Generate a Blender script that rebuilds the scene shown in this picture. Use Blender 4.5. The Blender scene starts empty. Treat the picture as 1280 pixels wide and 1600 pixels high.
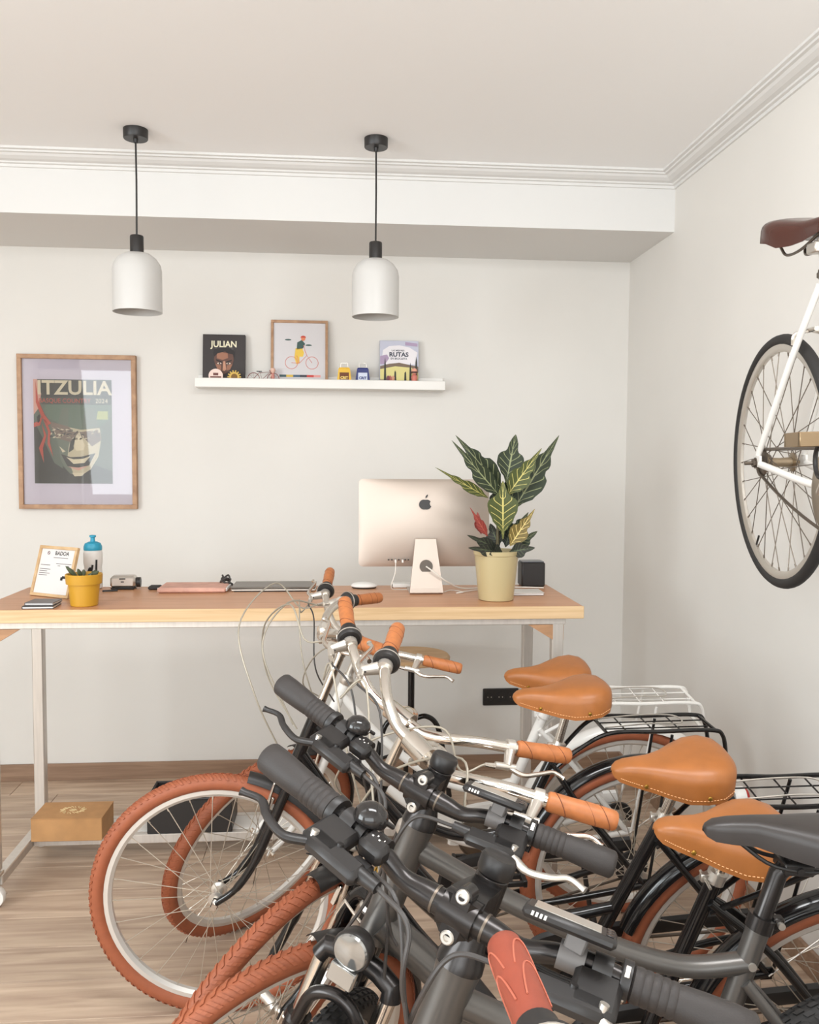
import bpy, math, random
from mathutils import Matrix, Vector
import numpy as np
random.seed(7)
C = bpy.context.scene.collection
sc = bpy.context.scene
PI = math.pi

# ------------------------------------------------------------------ camera, light, exposure
CAM_F, CAM_YAW, CAM_PITCH, CAM_ROLL, CAM_H = 1350.0, 4.72, 3.248, 0.378, 1.58
_y, _p, _r = [math.radians(a) for a in (CAM_YAW, CAM_PITCH, CAM_ROLL)]
FW = Vector((math.sin(_y)*math.cos(_p), math.cos(_y)*math.cos(_p), -math.sin(_p)))
_rt = Vector((math.cos(_y), -math.sin(_y), 0)); _up = _rt.cross(FW)
RT = _rt*math.cos(_r) + _up*math.sin(_r)
UP = _up*math.cos(_r) - _rt*math.sin(_r)
cam_d = bpy.data.cameras.new('camera'); cam = bpy.data.objects.new('camera', cam_d); C.objects.link(cam)
cam_d.sensor_fit = 'HORIZONTAL'; cam_d.sensor_width = 36.0; cam_d.lens = CAM_F*36/1280
cam_d.clip_start = 0.02; cam_d.clip_end = 60
cam.matrix_world = Matrix(((RT.x, UP.x, -FW.x, 0), (RT.y, UP.y, -FW.y, 0), (RT.z, UP.z, -FW.z, CAM_H), (0, 0, 0, 1)))
sc.camera = cam

w = bpy.data.worlds.new('sky'); sc.world = w; w.use_nodes = True
w.node_tree.nodes['Background'].inputs[0].default_value = (1.0, 0.97, 0.93, 1)
w.node_tree.nodes['Background'].inputs[1].default_value = 1.5

def area(name, loc, rot, sx, sy, watt, col):
    l = bpy.data.lights.new(name, 'AREA'); l.shape = 'RECTANGLE'; l.size = sx; l.size_y = sy; l.energy = watt; l.color = col
    o = bpy.data.objects.new(name, l); C.objects.link(o); o.location = loc; o.rotation_euler = rot
    return o
# daylight entering through the shop windows behind the photographer and in the left wall (sky light: falls inwards and down)
DAY = (0.87, 0.95, 0.99)
area('shop_window_daylight', (-1.0, -2.58, 1.92), (PI/2-0.28, 0, 0), 4.3, 1.6, 105, DAY)
area('side_window_daylight', (-3.68, -0.3, 1.80), (PI/2-0.10, 0, -PI/2), 2.3, 1.8, 150, DAY)
# the shop's own ceiling panels, above and behind the photographer's head
for px_, pw_ in ((-1.2, 7), (0.5, 46)): area('ceiling_panel_light', (px_, 0.9, 2.80), (0.35, 0, 0), 1.2, 0.6, pw_, (0.97, 0.985, 1.0))

vs = sc.view_settings
vs.view_transform = 'Standard'; vs.look = 'None'; vs.gamma = 1.0; vs.use_curve_mapping = False
vs.exposure = -0.04
sc.cycles.max_bounces = 10; sc.cycles.diffuse_bounces = 6; sc.cycles.use_denoising = True

# ------------------------------------------------------------------ pixel -> world helpers (calibrated camera, real depths)
O3 = Vector((0, 0, CAM_H))
def ray(u, v): return (FW*CAM_F + RT*(u-640) + UP*(800-v)).normalized()
def onY(u, v, y): d = ray(u, v); return O3 + d*(y/d.y)
def onZ(u, v, z): d = ray(u, v); return O3 + d*((z-CAM_H)/d.z)

# ------------------------------------------------------------------ materials
def lin(c):
    c = c/255.0
    return c/12.92 if c <= 0.04045 else ((c+0.055)/1.055)**2.4
def rgb(c): return (lin(c[0]), lin(c[1]), lin(c[2]), 1)
MATS = {}
def mat(name, c, rough=0.5, metal=0.0, var=0.0, vscale=8.0, bump=0.0, bscale=200.0, coat=0.0, stretch=None):
    if name in MATS: return MATS[name]
    m = bpy.data.materials.new(name); m.use_nodes = True; nt = m.node_tree; b = nt.nodes['Principled BSDF']
    b.inputs['Base Color'].default_value = rgb(c); b.inputs['Roughness'].default_value = rough; b.inputs['Metallic'].default_value = metal
    if coat: b.inputs['Coat Weight'].default_value = coat; b.inputs['Coat Roughness'].default_value = 0.1
    if var or bump:
        tc = nt.nodes.new('ShaderNodeTexCoord'); mp = nt.nodes.new('ShaderNodeMapping'); nt.links.new(tc.outputs['Object'], mp.inputs[0])
        if stretch: mp.inputs['Scale'].default_value = stretch
    if var:
        n = nt.nodes.new('ShaderNodeTexNoise'); n.inputs['Scale'].default_value = vscale; n.inputs['Detail'].default_value = 5
        nt.links.new(mp.outputs[0], n.inputs['Vector'])
        r = nt.nodes.new('ShaderNodeValToRGB'); nt.links.new(n.outputs['Fac'], r.inputs[0])
        lo = [max(0, x*(1-var)) for x in c]; hi = [min(255, x*(1+var)) for x in c]
        r.color_ramp.elements[0].position = 0.3; r.color_ramp.elements[1].position = 0.7
        r.color_ramp.elements[0].color = rgb(lo); r.color_ramp.elements[1].color = rgb(hi)
        nt.links.new(r.outputs[0], b.inputs['Base Color'])
    if bump:
        n2 = nt.nodes.new('ShaderNodeTexNoise'); n2.inputs['Scale'].default_value = bscale; n2.inputs['Detail'].default_value = 3
        nt.links.new(mp.outputs[0], n2.inputs['Vector'])
        bp = nt.nodes.new('ShaderNodeBump'); bp.inputs['Strength'].default_value = bump; bp.inputs['Distance'].default_value = 0.002
        nt.links.new(n2.outputs['Fac'], bp.inputs['Height']); nt.links.new(bp.outputs[0], b.inputs['Normal'])
    MATS[name] = m; return m
def wood(name, c1, c2, stretch=(1.2, 14, 14), rough=0.5, rand=0.0, scale=3.0):
    m = bpy.data.materials.new(name); m.use_nodes = True; nt = m.node_tree; b = nt.nodes['Principled BSDF']; b.inputs['Roughness'].default_value = rough
    tc = nt.nodes.new('ShaderNodeTexCoord'); mp = nt.nodes.new('ShaderNodeMapping'); mp.inputs['Scale'].default_value = stretch
    oi = nt.nodes.new('ShaderNodeObjectInfo'); cx = nt.nodes.new('ShaderNodeVectorMath'); cx.operation = 'SCALE'; cx.inputs['Scale'].default_value = 37.0
    cc = nt.nodes.new('ShaderNodeCombineXYZ'); nt.links.new(oi.outputs['Random'], cc.inputs[0]); nt.links.new(oi.outputs['Random'], cc.inputs[1]); nt.links.new(cc.outputs[0], cx.inputs[0])
    ad = nt.nodes.new('ShaderNodeVectorMath'); nt.links.new(tc.outputs['Object'], ad.inputs[0]); nt.links.new(cx.outputs[0], ad.inputs[1]); nt.links.new(ad.outputs[0], mp.inputs[0])
    n = nt.nodes.new('ShaderNodeTexNoise'); n.inputs['Scale'].default_value = scale; n.inputs['Detail'].default_value = 8; n.inputs['Distortion'].default_value = 0.6
    nt.links.new(mp.outputs[0], n.inputs['Vector'])
    r = nt.nodes.new('ShaderNodeValToRGB'); r.color_ramp.elements[0].position = 0.32; r.color_ramp.elements[1].position = 0.68
    r.color_ramp.elements[0].color = rgb(c1); r.color_ramp.elements[1].color = rgb(c2); nt.links.new(n.outputs['Fac'], r.inputs[0])
    out = r.outputs[0]
    if rand:
        hv = nt.nodes.new('ShaderNodeHueSaturation'); mr = nt.nodes.new('ShaderNodeMapRange'); mr.inputs['To Min'].default_value = 1-rand; mr.inputs['To Max'].default_value = 1+rand
        nt.links.new(oi.outputs['Random'], mr.inputs['Value']); nt.links.new(mr.outputs[0], hv.inputs['Value']); nt.links.new(out, hv.inputs['Color']); out = hv.outputs[0]
    nt.links.new(out, b.inputs['Base Color']); MATS[name] = m; return m

M_wall = mat('wall_paint', (218, 215, 210), 0.85, var=0.012, vscale=1.5, bump=0.06, bscale=90)
M_ceil = mat('ceiling_paint', (243, 243, 243), 0.9, bump=0.03, bscale=60)
M_trim = mat('plaster_white', (218, 217, 215), 0.7)
M_floor = wood('floor_laminate', (158, 134, 115), (196, 174, 152), (0.9, 11, 11), 0.42, rand=0.08, scale=2.6)
M_base = wood('baseboard_oak', (128, 101, 81), (152, 124, 102), (1.0, 16, 16), 0.5)
M_desk = wood('desk_pine', (180, 126, 88), (200, 150, 112), (0.8, 22, 22), 0.38)
M_deskedge = wood('desk_edge_pine', (194, 160, 118), (212, 182, 142), (0.8, 26, 26), 0.5)
M_frameoak = wood('oak_frame', (150, 112, 82), (182, 144, 110), (6, 6, 6), 0.5)
M_framelt = wood('birch_frame', (186, 152, 110), (206, 176, 136), (6, 6, 6), 0.5)
M_stoolwood = wood('stool_seat_wood', (182, 146, 104), (204, 170, 130), (3, 12, 12), 0.5)
M_gusset = wood('gusset_wood', (150, 112, 82), (178, 136, 100), (4, 10, 10), 0.6)
M_steel = mat('brushed_steel', (206, 200, 193), 0.36, 0.6, var=0.025, vscale=10, stretch=(10, 10, 0.6))
M_chrome = mat('polished_alloy', (222, 216, 208), 0.16, 1.0)
M_alloy = mat('satin_alloy', (208, 202, 194), 0.34, 0.85)
M_rim = mat('rim_alloy', (218, 215, 210), 0.32, 0.6)
M_spoke = mat('spoke_steel', (196, 188, 176), 0.3, 0.8)
M_black = mat('black_plastic', (34, 31, 30), 0.42)
M_blackmetal = mat('black_gloss_paint', (22, 20, 20), 0.14, 0.0)
M_blackrub = mat('black_rubber', (38, 36, 35), 0.7, bump=0.1, bscale=300)
M_grip = mat('black_grip_rubber', (46, 41, 39), 0.62, bump=0.15, bscale=500)
M_grey = mat('matt_graphite_paint', (98, 95, 92), 0.32, 0.7)
M_barblk = mat('anodised_black', (58, 55, 54), 0.26, 0.75)
M_white = mat('white_gloss_paint', (222, 219, 214), 0.25)
M_whiteplas = mat('white_plastic', (220, 217, 212), 0.4)
M_tan = mat('tan_leather', (160, 98, 48), 0.40, var=0.05, vscale=18, bump=0.06, bscale=350)
M_tang = mat('tan_leather_grip', (172, 104, 58), 0.5, var=0.06, vscale=60, bump=0.05, bscale=600)
M_redgrip = mat('red_brown_grip', (138, 64, 46), 0.5, var=0.03, vscale=60, bump=0.04, bscale=700)
M_seam = mat('dark_seam', (120, 66, 40), 0.7)
M_thread = mat('pale_thread', (222, 168, 116), 0.7)
M_tyre = mat('brown_rubber', (146, 80, 51), 0.62, var=0.04, vscale=40, bump=0.05, bscale=400)
M_darkbrown = mat('dark_brown_leather', (66, 34, 26), 0.2)
M_brass = mat('brass', (190, 150, 70), 0.3, 0.9)
M_chain = mat('chain_steel', (110, 100, 90), 0.4, 0.8)
M_glasslens = mat('lamp_lens', (168, 168, 166), 0.12, 0.8)
M_lcd = mat('lcd_grey', (150, 146, 138), 0.2)
M_red = mat('tail_red', (170, 40, 34), 0.25)
M_lampwhite = mat('lamp_enamel', (198, 196, 193), 0.4)
M_lampin = mat('lamp_inside', (200, 196, 190), 0.5)
M_card = mat('cardboard', (178, 134, 88), 0.8, var=0.04, vscale=20)
M_cable_w = mat('white_cable', (220, 214, 205), 0.5)
M_cable_k = mat('black_cable', (58, 54, 52), 0.45)
M_cable_s = mat('silver_cable', (158, 150, 136), 0.4, 0.4)
M_paper = mat('paper_white', (212, 209, 207), 0.8)
M_mount = mat('mount_board', (206, 196, 203), 0.8)
M_imac = mat('anodised_aluminium', (192, 179, 168), 0.52, 0.7)

# ------------------------------------------------------------------ mesh building
class MB:
    def __init__(s): s.v = []; s.f = []; s.uv = None
    def add(s, vs, fs, M=None):
        k = len(s.v)
        s.v += [tuple(M @ Vector(p)) if M is not None else tuple(p) for p in vs]
        s.f += [tuple(i+k for i in f) for f in fs]
        return s
    def box(s, c, d, M=None, ch=None):
        hx, hy, hz = d[0]/2, d[1]/2, d[2]/2; cx, cy, cz = c
        if ch is None: ch = 0.12*min(hx, hy, hz)*2
        ch = min(ch, 0.49*min(d))
        vs = []; idx = {}
        for sx in (-1, 1):
            for sy in (-1, 1):
                for sz in (-1, 1):
                    for ax in range(3):
                        o = [hx-ch, hy-ch, hz-ch]; o[ax] = (hx, hy, hz)[ax]
                        idx[(sx, sy, sz, ax)] = len(vs); vs.append((cx+sx*o[0], cy+sy*o[1], cz+sz*o[2]))
        fs = []
        def quad(a, b, c_, d_): fs.append((a, b, c_, d_))
        for sg in (-1, 1):
            q = [idx[(sg, a, b, 0)] for a, b in ((-1, -1), (1, -1), (1, 1), (-1, 1))]; fs.append(tuple(q if sg > 0 else q[::-1]))
            q = [idx[(a, sg, b, 1)] for a, b in ((-1, -1), (-1, 1), (1, 1), (1, -1))]; fs.append(tuple(q if sg > 0 else q[::-1]))
            q = [idx[(a, b, sg, 2)] for a, b in ((-1, -1), (1, -1), (1, 1), (-1, 1))]; fs.append(tuple(q if sg > 0 else q[::-1]))
        for a in (-1, 1):
            for b in (-1, 1):
                q = (idx[(a, b, -1, 0)], idx[(a, b, 1, 0)], idx[(a, b, 1, 1)], idx[(a, b, -1, 1)]); fs.append(q if a*b < 0 else q[::-1])
                q = (idx[(a, -1, b, 0)], idx[(a, 1, b, 0)], idx[(a, 1, b, 2)], idx[(a, -1, b, 2)]); fs.append(q if a*b > 0 else q[::-1])
                q = (idx[(-1, a, b, 1)], idx[(1, a, b, 1)], idx[(1, a, b, 2)], idx[(-1, a, b, 2)]); fs.append(q if a*b < 0 else q[::-1])
                for c3 in (-1, 1):
                    q = (idx[(a, b, c3, 0)], idx[(a, b, c3, 1)], idx[(a, b, c3, 2)]); fs.append(q if a*b*c3 > 0 else q[::-1])
        return s.add(vs, fs, M)
    def tube(s, pts, r, seg=10, closed=False, cap=True, M=None, flat=1.0):
        P = [Vector(p) for p in pts]; n = len(P)
        R = r if isinstance(r, (list, tuple)) else [r]*n
        T = []
        for i in range(n):
            if closed: t = P[(i+1) % n]-P[(i-1) % n]
            else: t = P[min(i+1, n-1)]-P[max(i-1, 0)]
            T.append(t.normalized())
        a = Vector((0, 0, 1)) if abs(T[0].z) < 0.9 else Vector((1, 0, 0))
        N = (a - T[0]*a.dot(T[0])).normalized(); vs = []; 
        for i in range(n):
            if i: 
                N = (N - T[i]*N.dot(T[i]))
                N = N.normalized() if N.length > 1e-6 else T[i].orthogonal().normalized()
            B = T[i].cross(N)
            for k in range(seg):
                an = 2*PI*k/seg; vs.append(P[i] + (N*math.cos(an)*flat + B*math.sin(an))*R[i])
        fs = []
        m = n if closed else n-1
        for i in range(m):
            j = (i+1) % n
            for k in range(seg):
                k2 = (k+1) % seg; fs.append((i*seg+k, i*seg+k2, j*seg+k2, j*seg+k))
        if cap and not closed:
            fs.append(tuple(range(seg))[::-1]); fs.append(tuple((n-1)*seg+k for k in range(seg)))
        return s.add(vs, fs, M)
    def cyl(s, a, b, r0, r1=None, seg=16, M=None): return s.tube([a, b], [r0, r0 if r1 is None else r1], seg, M=M)
    def lathe(s, prof, seg=24, M=None, c0=True, c1=True):
        vs = []; fs = []; n = len(prof)
        for r, z in prof:
            for k in range(seg):
                a = 2*PI*k/seg; vs.append((r*math.cos(a), r*math.sin(a), z))
        for i in range(n-1):
            for k in range(seg):
                k2 = (k+1) % seg; fs.append((i*seg+k, i*seg+k2, (i+1)*seg+k2, (i+1)*seg+k))
        if c0: fs.append(tuple(range(seg))[::-1])
        if c1: fs.append(tuple((n-1)*seg+k for k in range(seg)))
        return s.add(vs, fs, M)
    def loft(s, rings, cap=True, M=None):
        n = len(rings); seg = len(rings[0]); vs = [p for r in rings for p in r]; fs = []
        for i in range(n-1):
            for k in range(seg):
                k2 = (k+1) % seg; fs.append((i*seg+k, i*seg+k2, (i+1)*seg+k2, (i+1)*seg+k))
        if cap: fs.append(tuple(range(seg))[::-1]); fs.append(tuple((n-1)*seg+k for k in range(seg)))
        return s.add(vs, fs, M)
    def prism(s, poly, z0, z1, M=None):
        n = len(poly); vs = [(x, y, z0) for x, y in poly]+[(x, y, z1) for x, y in poly]
        fs = [tuple(range(n))[::-1], tuple(range(n, 2*n))]+[(i, (i+1) % n, n+(i+1) % n, n+i) for i in range(n)]
        return s.add(vs, fs, M)
    def flat(s, poly, z=0.0, M=None): return s.add([(x, y, z) for x, y in poly], [tuple(range(len(poly)))], M)
def spline(pts, n=8):
    P = [Vector(p) for p in pts]; out = []
    Q = [P[0]*2-P[1]]+P+[P[-1]*2-P[-2]]
    for i in range(1, len(Q)-2):
        a, b, c, d = Q[i-1:i+3]
        for k in range(n):
            t = k/n
            out.append(0.5*((2*b)+(c-a)*t+(2*a-5*b+4*c-d)*t*t+(3*b-a-3*c+d)*t**3))
    out.append(P[-1]); return out
CACHE = {}
def mesh_of(name, mb, m, smooth=True, ang=38):
    me = bpy.data.meshes.new(name); me.from_pydata([tuple(v) for v in mb.v], [], mb.f); me.update()
    if mb.uv:
        l = me.uv_layers.new(name='UVMap')
        for lp in me.loops: l.data[lp.index].uv = mb.uv[lp.vertex_index]
    if smooth:
        me.polygons.foreach_set('use_smooth', [True]*len(me.polygons)); me.set_sharp_from_angle(angle=math.radians(ang))
    me.materials.append(m); return me
def link(name, me, parent=None, M=None, **kw):
    o = bpy.data.objects.new(name, me); C.objects.link(o)
    if parent is not None: o.parent = parent
    if M is not None: o.matrix_local = M
    for k, v in kw.items():
        if v: o[k] = v
    return o
def ob(name, mb, m, parent=None, M=None, smooth=True, key=None, **kw):
    if key is not None and not callable(mb): raise ValueError
    if key is not None:
        kk = (key, m.name)
        if kk not in CACHE:
            b = mb(); CACHE[kk] = mesh_of(name, b, m, smooth)
        me = CACHE[kk]
    else: me = mesh_of(name, mb() if callable(mb) else mb, m, smooth)
    return link(name, me, parent, M, **kw)
def thing(name, label, cat, M=None, group=None, loc=None):
    o = bpy.data.objects.new(name, None); C.objects.link(o); o.empty_display_size = 0.1
    if loc is not None: M = Matrix.Translation(loc)
    if M is not None: o.matrix_world = M
    o['label'] = label; o['category'] = cat
    if group: o['group'] = group
    return o
def struct(name, mb, m, smooth=False): o = ob(name, mb, m, smooth=smooth); o['kind'] = 'structure'; return o
def T(x, y, z): return Matrix.Translation((x, y, z))
def RX(a): return Matrix.Rotation(a, 4, 'X')
def RY(a): return Matrix.Rotation(a, 4, 'Y')
def RZ(a): return Matrix.Rotation(a, 4, 'Z')
def axes(X, Y, Z, o=(0, 0, 0)):
    return Matrix(((X[0], Y[0], Z[0], o[0]), (X[1], Y[1], Z[1], o[1]), (X[2], Y[2], Z[2], o[2]), (0, 0, 0, 1)))
def along(a, b):           # matrix whose z runs from a to b
    a = Vector(a); z = (Vector(b)-a).normalized(); x = z.orthogonal().normalized(); return axes(x, z.cross(x), z, a)
FACE = axes((1, 0, 0), (0, 0, 1), (0, -1, 0))     # plane facing the shop front: x right, y up
def text(name, s, size, m, parent, M, bold=0.0, sx=1.0, align='CENTER', depth=0.0):
    c = bpy.data.curves.new(name, 'FONT'); c.body = s; c.size = size; c.align_x = align; c.align_y = 'CENTER'; c.offset = bold; c.extrude = depth; c.resolution_u = 3
    t = bpy.data.objects.new(name, c); C.objects.link(t)
    me = bpy.data.meshes.new_from_object(t.evaluated_get(bpy.context.evaluated_depsgraph_get()))
    bpy.data.objects.remove(t); bpy.data.curves.remove(c)
    for v in me.vertices: v.co.x *= sx
    me.materials.clear(); me.materials.append(m); me.name = name
    return link(name, me, parent, M)

# ------------------------------------------------------------------ room shell
XR, XL, YB, YF, ZB, ZC, Y0 = 1.469, -3.7, 4.33, 3.75, 2.60, 2.84, -2.6
struct('floor', MB().box(((XR+XL)/2, (YB+Y0)/2, -0.062), (XR-XL+0.3, YB-Y0+0.3, 0.1), ch=0), mat('floor_joint', (70, 56, 46), 0.9))
floor = bpy.data.objects['floor']
PW, PLn = 0.19, 1.285
pk = 0
j = 0; y = YB
while y > Y0:
    x = XL - random.random()*PLn
    while x < XR:
        x0, x1 = max(x, XL), min(x+PLn, XR); y0 = max(y-PW, Y0)
        if x1-x0 > 0.03 and y-y0 > 0.02:
            full = abs((x1-x0)-PLn) < 1e-6 and abs(y-y0-PW) < 1e-6
            mk = (lambda a=x1-x0, b=y-y0: MB().box((0, 0, -0.006), (a-0.002, b-0.002, 0.012), ch=0.0012))
            if full: ob('plank', mk, M_floor, floor, T((x0+x1)/2, (y+y0)/2, 0), smooth=False, key='plank')
            else: ob('plank', mk, M_floor, floor, T((x0+x1)/2, (y+y0)/2, 0), smooth=False)
        x += PLn
    y -= PW
struct('wall_back', MB().box(((XR+XL)/2, YB+0.06, 1.5), (XR-XL+0.24, 0.12, 3.0), ch=0), M_wall)
struct('wall_right', MB().box((XR+0.06, (YB+Y0)/2, 1.5), (0.12, YB-Y0+0.24, 3.0), ch=0), M_wall)
wl = MB()
wl.box((XL-0.06, (Y0-1.5)/2, 1.5), (0.12, -1.5-Y0, 3.0), ch=0).box((XL-0.06, (0.9+YB)/2, 1.5), (0.12, YB-0.9, 3.0), ch=0).box((XL-0.06, -0.3, 0.43), (0.12, 2.4, 0.86), ch=0).box((XL-0.06, -0.3, 2.88), (0.12, 2.4, 0.28), ch=0)
struct('wall_left', wl, M_wall)
wf = MB()
wf.box((XL+0.25, Y0+0.06, 1.42), (0.5, 0.12, 2.84), ch=0).box((XR-0.13, Y0+0.06, 1.42), (0.26, 0.12, 2.84), ch=0)
wf.box(((XR+XL)/2, Y0+0.06, 2.78), (XR-XL, 0.12, 0.14), ch=0).box(((XR+XL)/2, Y0+0.06, 0.09), (XR-XL, 0.12, 0.18), ch=0)
struct('wall_front', wf, M_wall)
struct('ceiling', MB().box(((XR+XL)/2, (YB+Y0)/2, ZC+0.06), (XR-XL+0.24, YB-Y0+0.24, 0.12), ch=0), M_ceil)
struct('beam', MB().box(((XR+XL)/2, (YB+YF)/2, (ZB+ZC)/2), (XR-XL, YB-YF, ZC-ZB), ch=0), M_trim)
# cornice: stepped profile (out from the wall, down from the ceiling)
prof = [(0, 0), (0.092, 0), (0.092, 0.009), (0.080, 0.011), (0.078, 0.017), (0.066, 0.018), (0.058, 0.026), (0.040, 0.034), (0.022, 0.037), (0.020, 0.043), (0.009, 0.045), (0.008, 0.056), (0, 0.057)]
def cornice(pts_fn, a, b):
    n = len(prof); vs = [pts_fn(a, u, v) for u, v in prof]+[pts_fn(b, u, v) for u, v in prof]
    fs = [(i, (i+1) % n, n+(i+1) % n, n+i) for i in range(n)]
    return MB().add(vs, fs)
def cb(t, u, v): return ((XL if t == 0 else XR-u), YF-u, ZC-v)
def cr(t, u, v): return (XR-u, (YF-u if t == 0 else Y0+0.12), ZC-v)
struct('trim_1', cornice(cb, 0, 1), M_trim); struct('trim_2', cornice(cr, 0, 1), M_trim)
struct('baseboard_back', MB().box(((XR+XL)/2, YB-0.007, 0.042), (XR-XL, 0.014, 0.084), ch=0.002), M_base)
struct('baseboard_right', MB().box((XR-0.007, (YB+Y0)/2, 0.042), (0.014, YB-Y0-0.03, 0.084), ch=0.002), M_base)

# ------------------------------------------------------------------ pendants
def pendant(px, py, label):
    c = Vector((px, py, ZC)); t = thing('pendant_lamp', label, 'lamp', loc=c, group='pendant lamps over the counter')
    ob('canopy', lambda: MB().lathe([(0.044, -0.036), (0.046, -0.033), (0.046, 0.0)], 32).lathe([(0.008, -0.05), (0.010, -0.035)], 12), M_black, t, key='canopy')
    ob('cord', lambda: MB().tube([(0, 0, -0.04), (0.001, 0.001, -0.2), (0, 0, -0.40)], 0.0036, 8), M_black, t, key='lamp_cord')
    ob('lamp_holder', lambda: MB().lathe([(0.010, -0.394), (0.024, -0.398), (0.0255, -0.402), (0.0255, -0.468)], 28), M_black, t, key='holder')
    def shade():
        o = [(0.024, -0.464), (0.050, -0.468), (0.072, -0.484), (0.087, -0.506), (0.0925, -0.53), (0.0925, -0.688)]
        i = [(0.090, -0.688), (0.090, -0.53), (0.084, -0.507), (0.070, -0.487), (0.048, -0.471), (0.024, -0.468)]
        return MB().lathe(o+i, 48, c0=False, c1=False)
    ob('lamp_shade', shade, M_lampwhite, t, key='lampshade')
    b = ob('bulb', lambda: MB().lathe([(0.013, -0.468), (0.014, -0.50), (0.026, -0.54), (0.030, -0.565), (0.024, -0.588), (0.006, -0.598)], 20), M_lampin, t, key='bulb')
pendant(-0.772, 3.44, 'white metal pendant lamp above the left half of the counter, left of two')
pendant(0.144, 3.44, 'white metal pendant lamp above the computer, right of two')

# ------------------------------------------------------------------ counter
HD, DX0, DX1, DY0, DY1 = 1.065, -1.255, 0.888, 3.055, 3.61
desk = thing('counter_desk', 'long counter with pine top on square steel legs, standing before the back wall', 'desk', loc=(0, 3.33, 0))
def D(): return T(0, -3.33, 0)
ob('tabletop', MB().box(((DX0+DX1)/2, (DY0+DY1)/2, HD-0.021), (DX1-DX0, DY1-DY0, 0.042), ch=0.002), M_desk, desk, D(), smooth=False)
ob('front_edge', MB().box(((DX0+DX1)/2, DY0-0.004, HD-0.0225), (DX1-DX0+0.004, 0.008, 0.045), ch=0.0015), M_deskedge, desk, D(), smooth=False)
ap = MB()
for yy in (DY0+0.03, DY1-0.03): ap.box(((DX0+DX1)/2-0.02, yy, HD-0.056), (DX1-DX0-0.08, 0.04, 0.026), ch=0.002)
for xx in (DX0+0.055, DX1-0.085): ap.box((xx, (DY0+DY1)/2, HD-0.056), (0.04, DY1-DY0-0.1, 0.026), ch=0.002)
ob('apron', ap, M_steel, desk, D(), smooth=False)
LX = (DX0+0.045, DX1-0.088); LY = (DY0+0.032, DY1-0.032)
for lx in LX:
    for ly in LY:
        ob('leg', lambda: MB().box((0, 0, 0.565), (0.042, 0.042, 0.874), ch=0.003), M_steel, desk, T(lx, ly-3.33, 0), smooth=False, key='desk_leg')
        k = ob('caster', lambda: MB().box((0, 0, 0.118), (0.05, 0.05, 0.012)).box((0.0, 0.022, 0.072), (0.024, 0.004, 0.086)).box((0.0, -0.022, 0.072), (0.024, 0.004, 0.086)).cyl((0, -0.026, 0.036), (0, 0.026, 0.036), 0.005), M_alloy, desk, T(lx, ly-3.33, 0), key='caster')
        ob('caster_wheel', lambda: MB().lathe([(0.012, -0.015), (0.034, -0.015), (0.036, -0.010), (0.036, 0.010), (0.034, 0.015), (0.012, 0.015)], 24, M=T(0, 0, 0.036) @ RX(PI/2)), M_whiteplas, k, key='casterw')
for lx in LX: ob('side_rail', MB().box((lx, (DY0+DY1)/2, 0.085), (0.04, LY[1]-LY[0]-0.042, 0.036), ch=0.003), M_steel, desk, D(), smooth=False)
for yy in (3.435, 3.60):
    ob('shelf_rail', MB().box(((LX[0]+LX[1])/2, yy, 0.085), (LX[1]-LX[0]-0.04, 0.035, 0.036), ch=0.003), M_steel, desk, D(), smooth=False)
ob('lower_shelf', MB().box(((LX[0]+LX[1])/2, 3.5175, 0.094), (LX[1]-LX[0]-0.04, 0.129, 0.018), ch=0.002), M_whiteplas, desk, D(), smooth=False)
for lx, sg in ((LX[0], 1), (LX[1], -1)):
    for ly in LY:
        ob('wooden_gusset', lambda: MB().prism([(-0.02, 0), (0.11, 0), (0.02, -0.055), (-0.02, -0.055)], -0.02, 0.02, M=RX(PI/2)), M_gusset, desk, T(lx, ly-3.33, HD-0.07) @ (RZ(0) if sg > 0 else RZ(PI)), smooth=False, key='gusset')
ob('wooden_gusset', MB().box((-0.03, LY[0]-3.33, HD-0.095), (0.05, 0.03, 0.05)), M_gusset, desk, smooth=False)

# --- things on the counter
def on(u, v, dz=0.0): p = onZ(u, v, HD); p.z = HD+dz; return p
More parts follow.
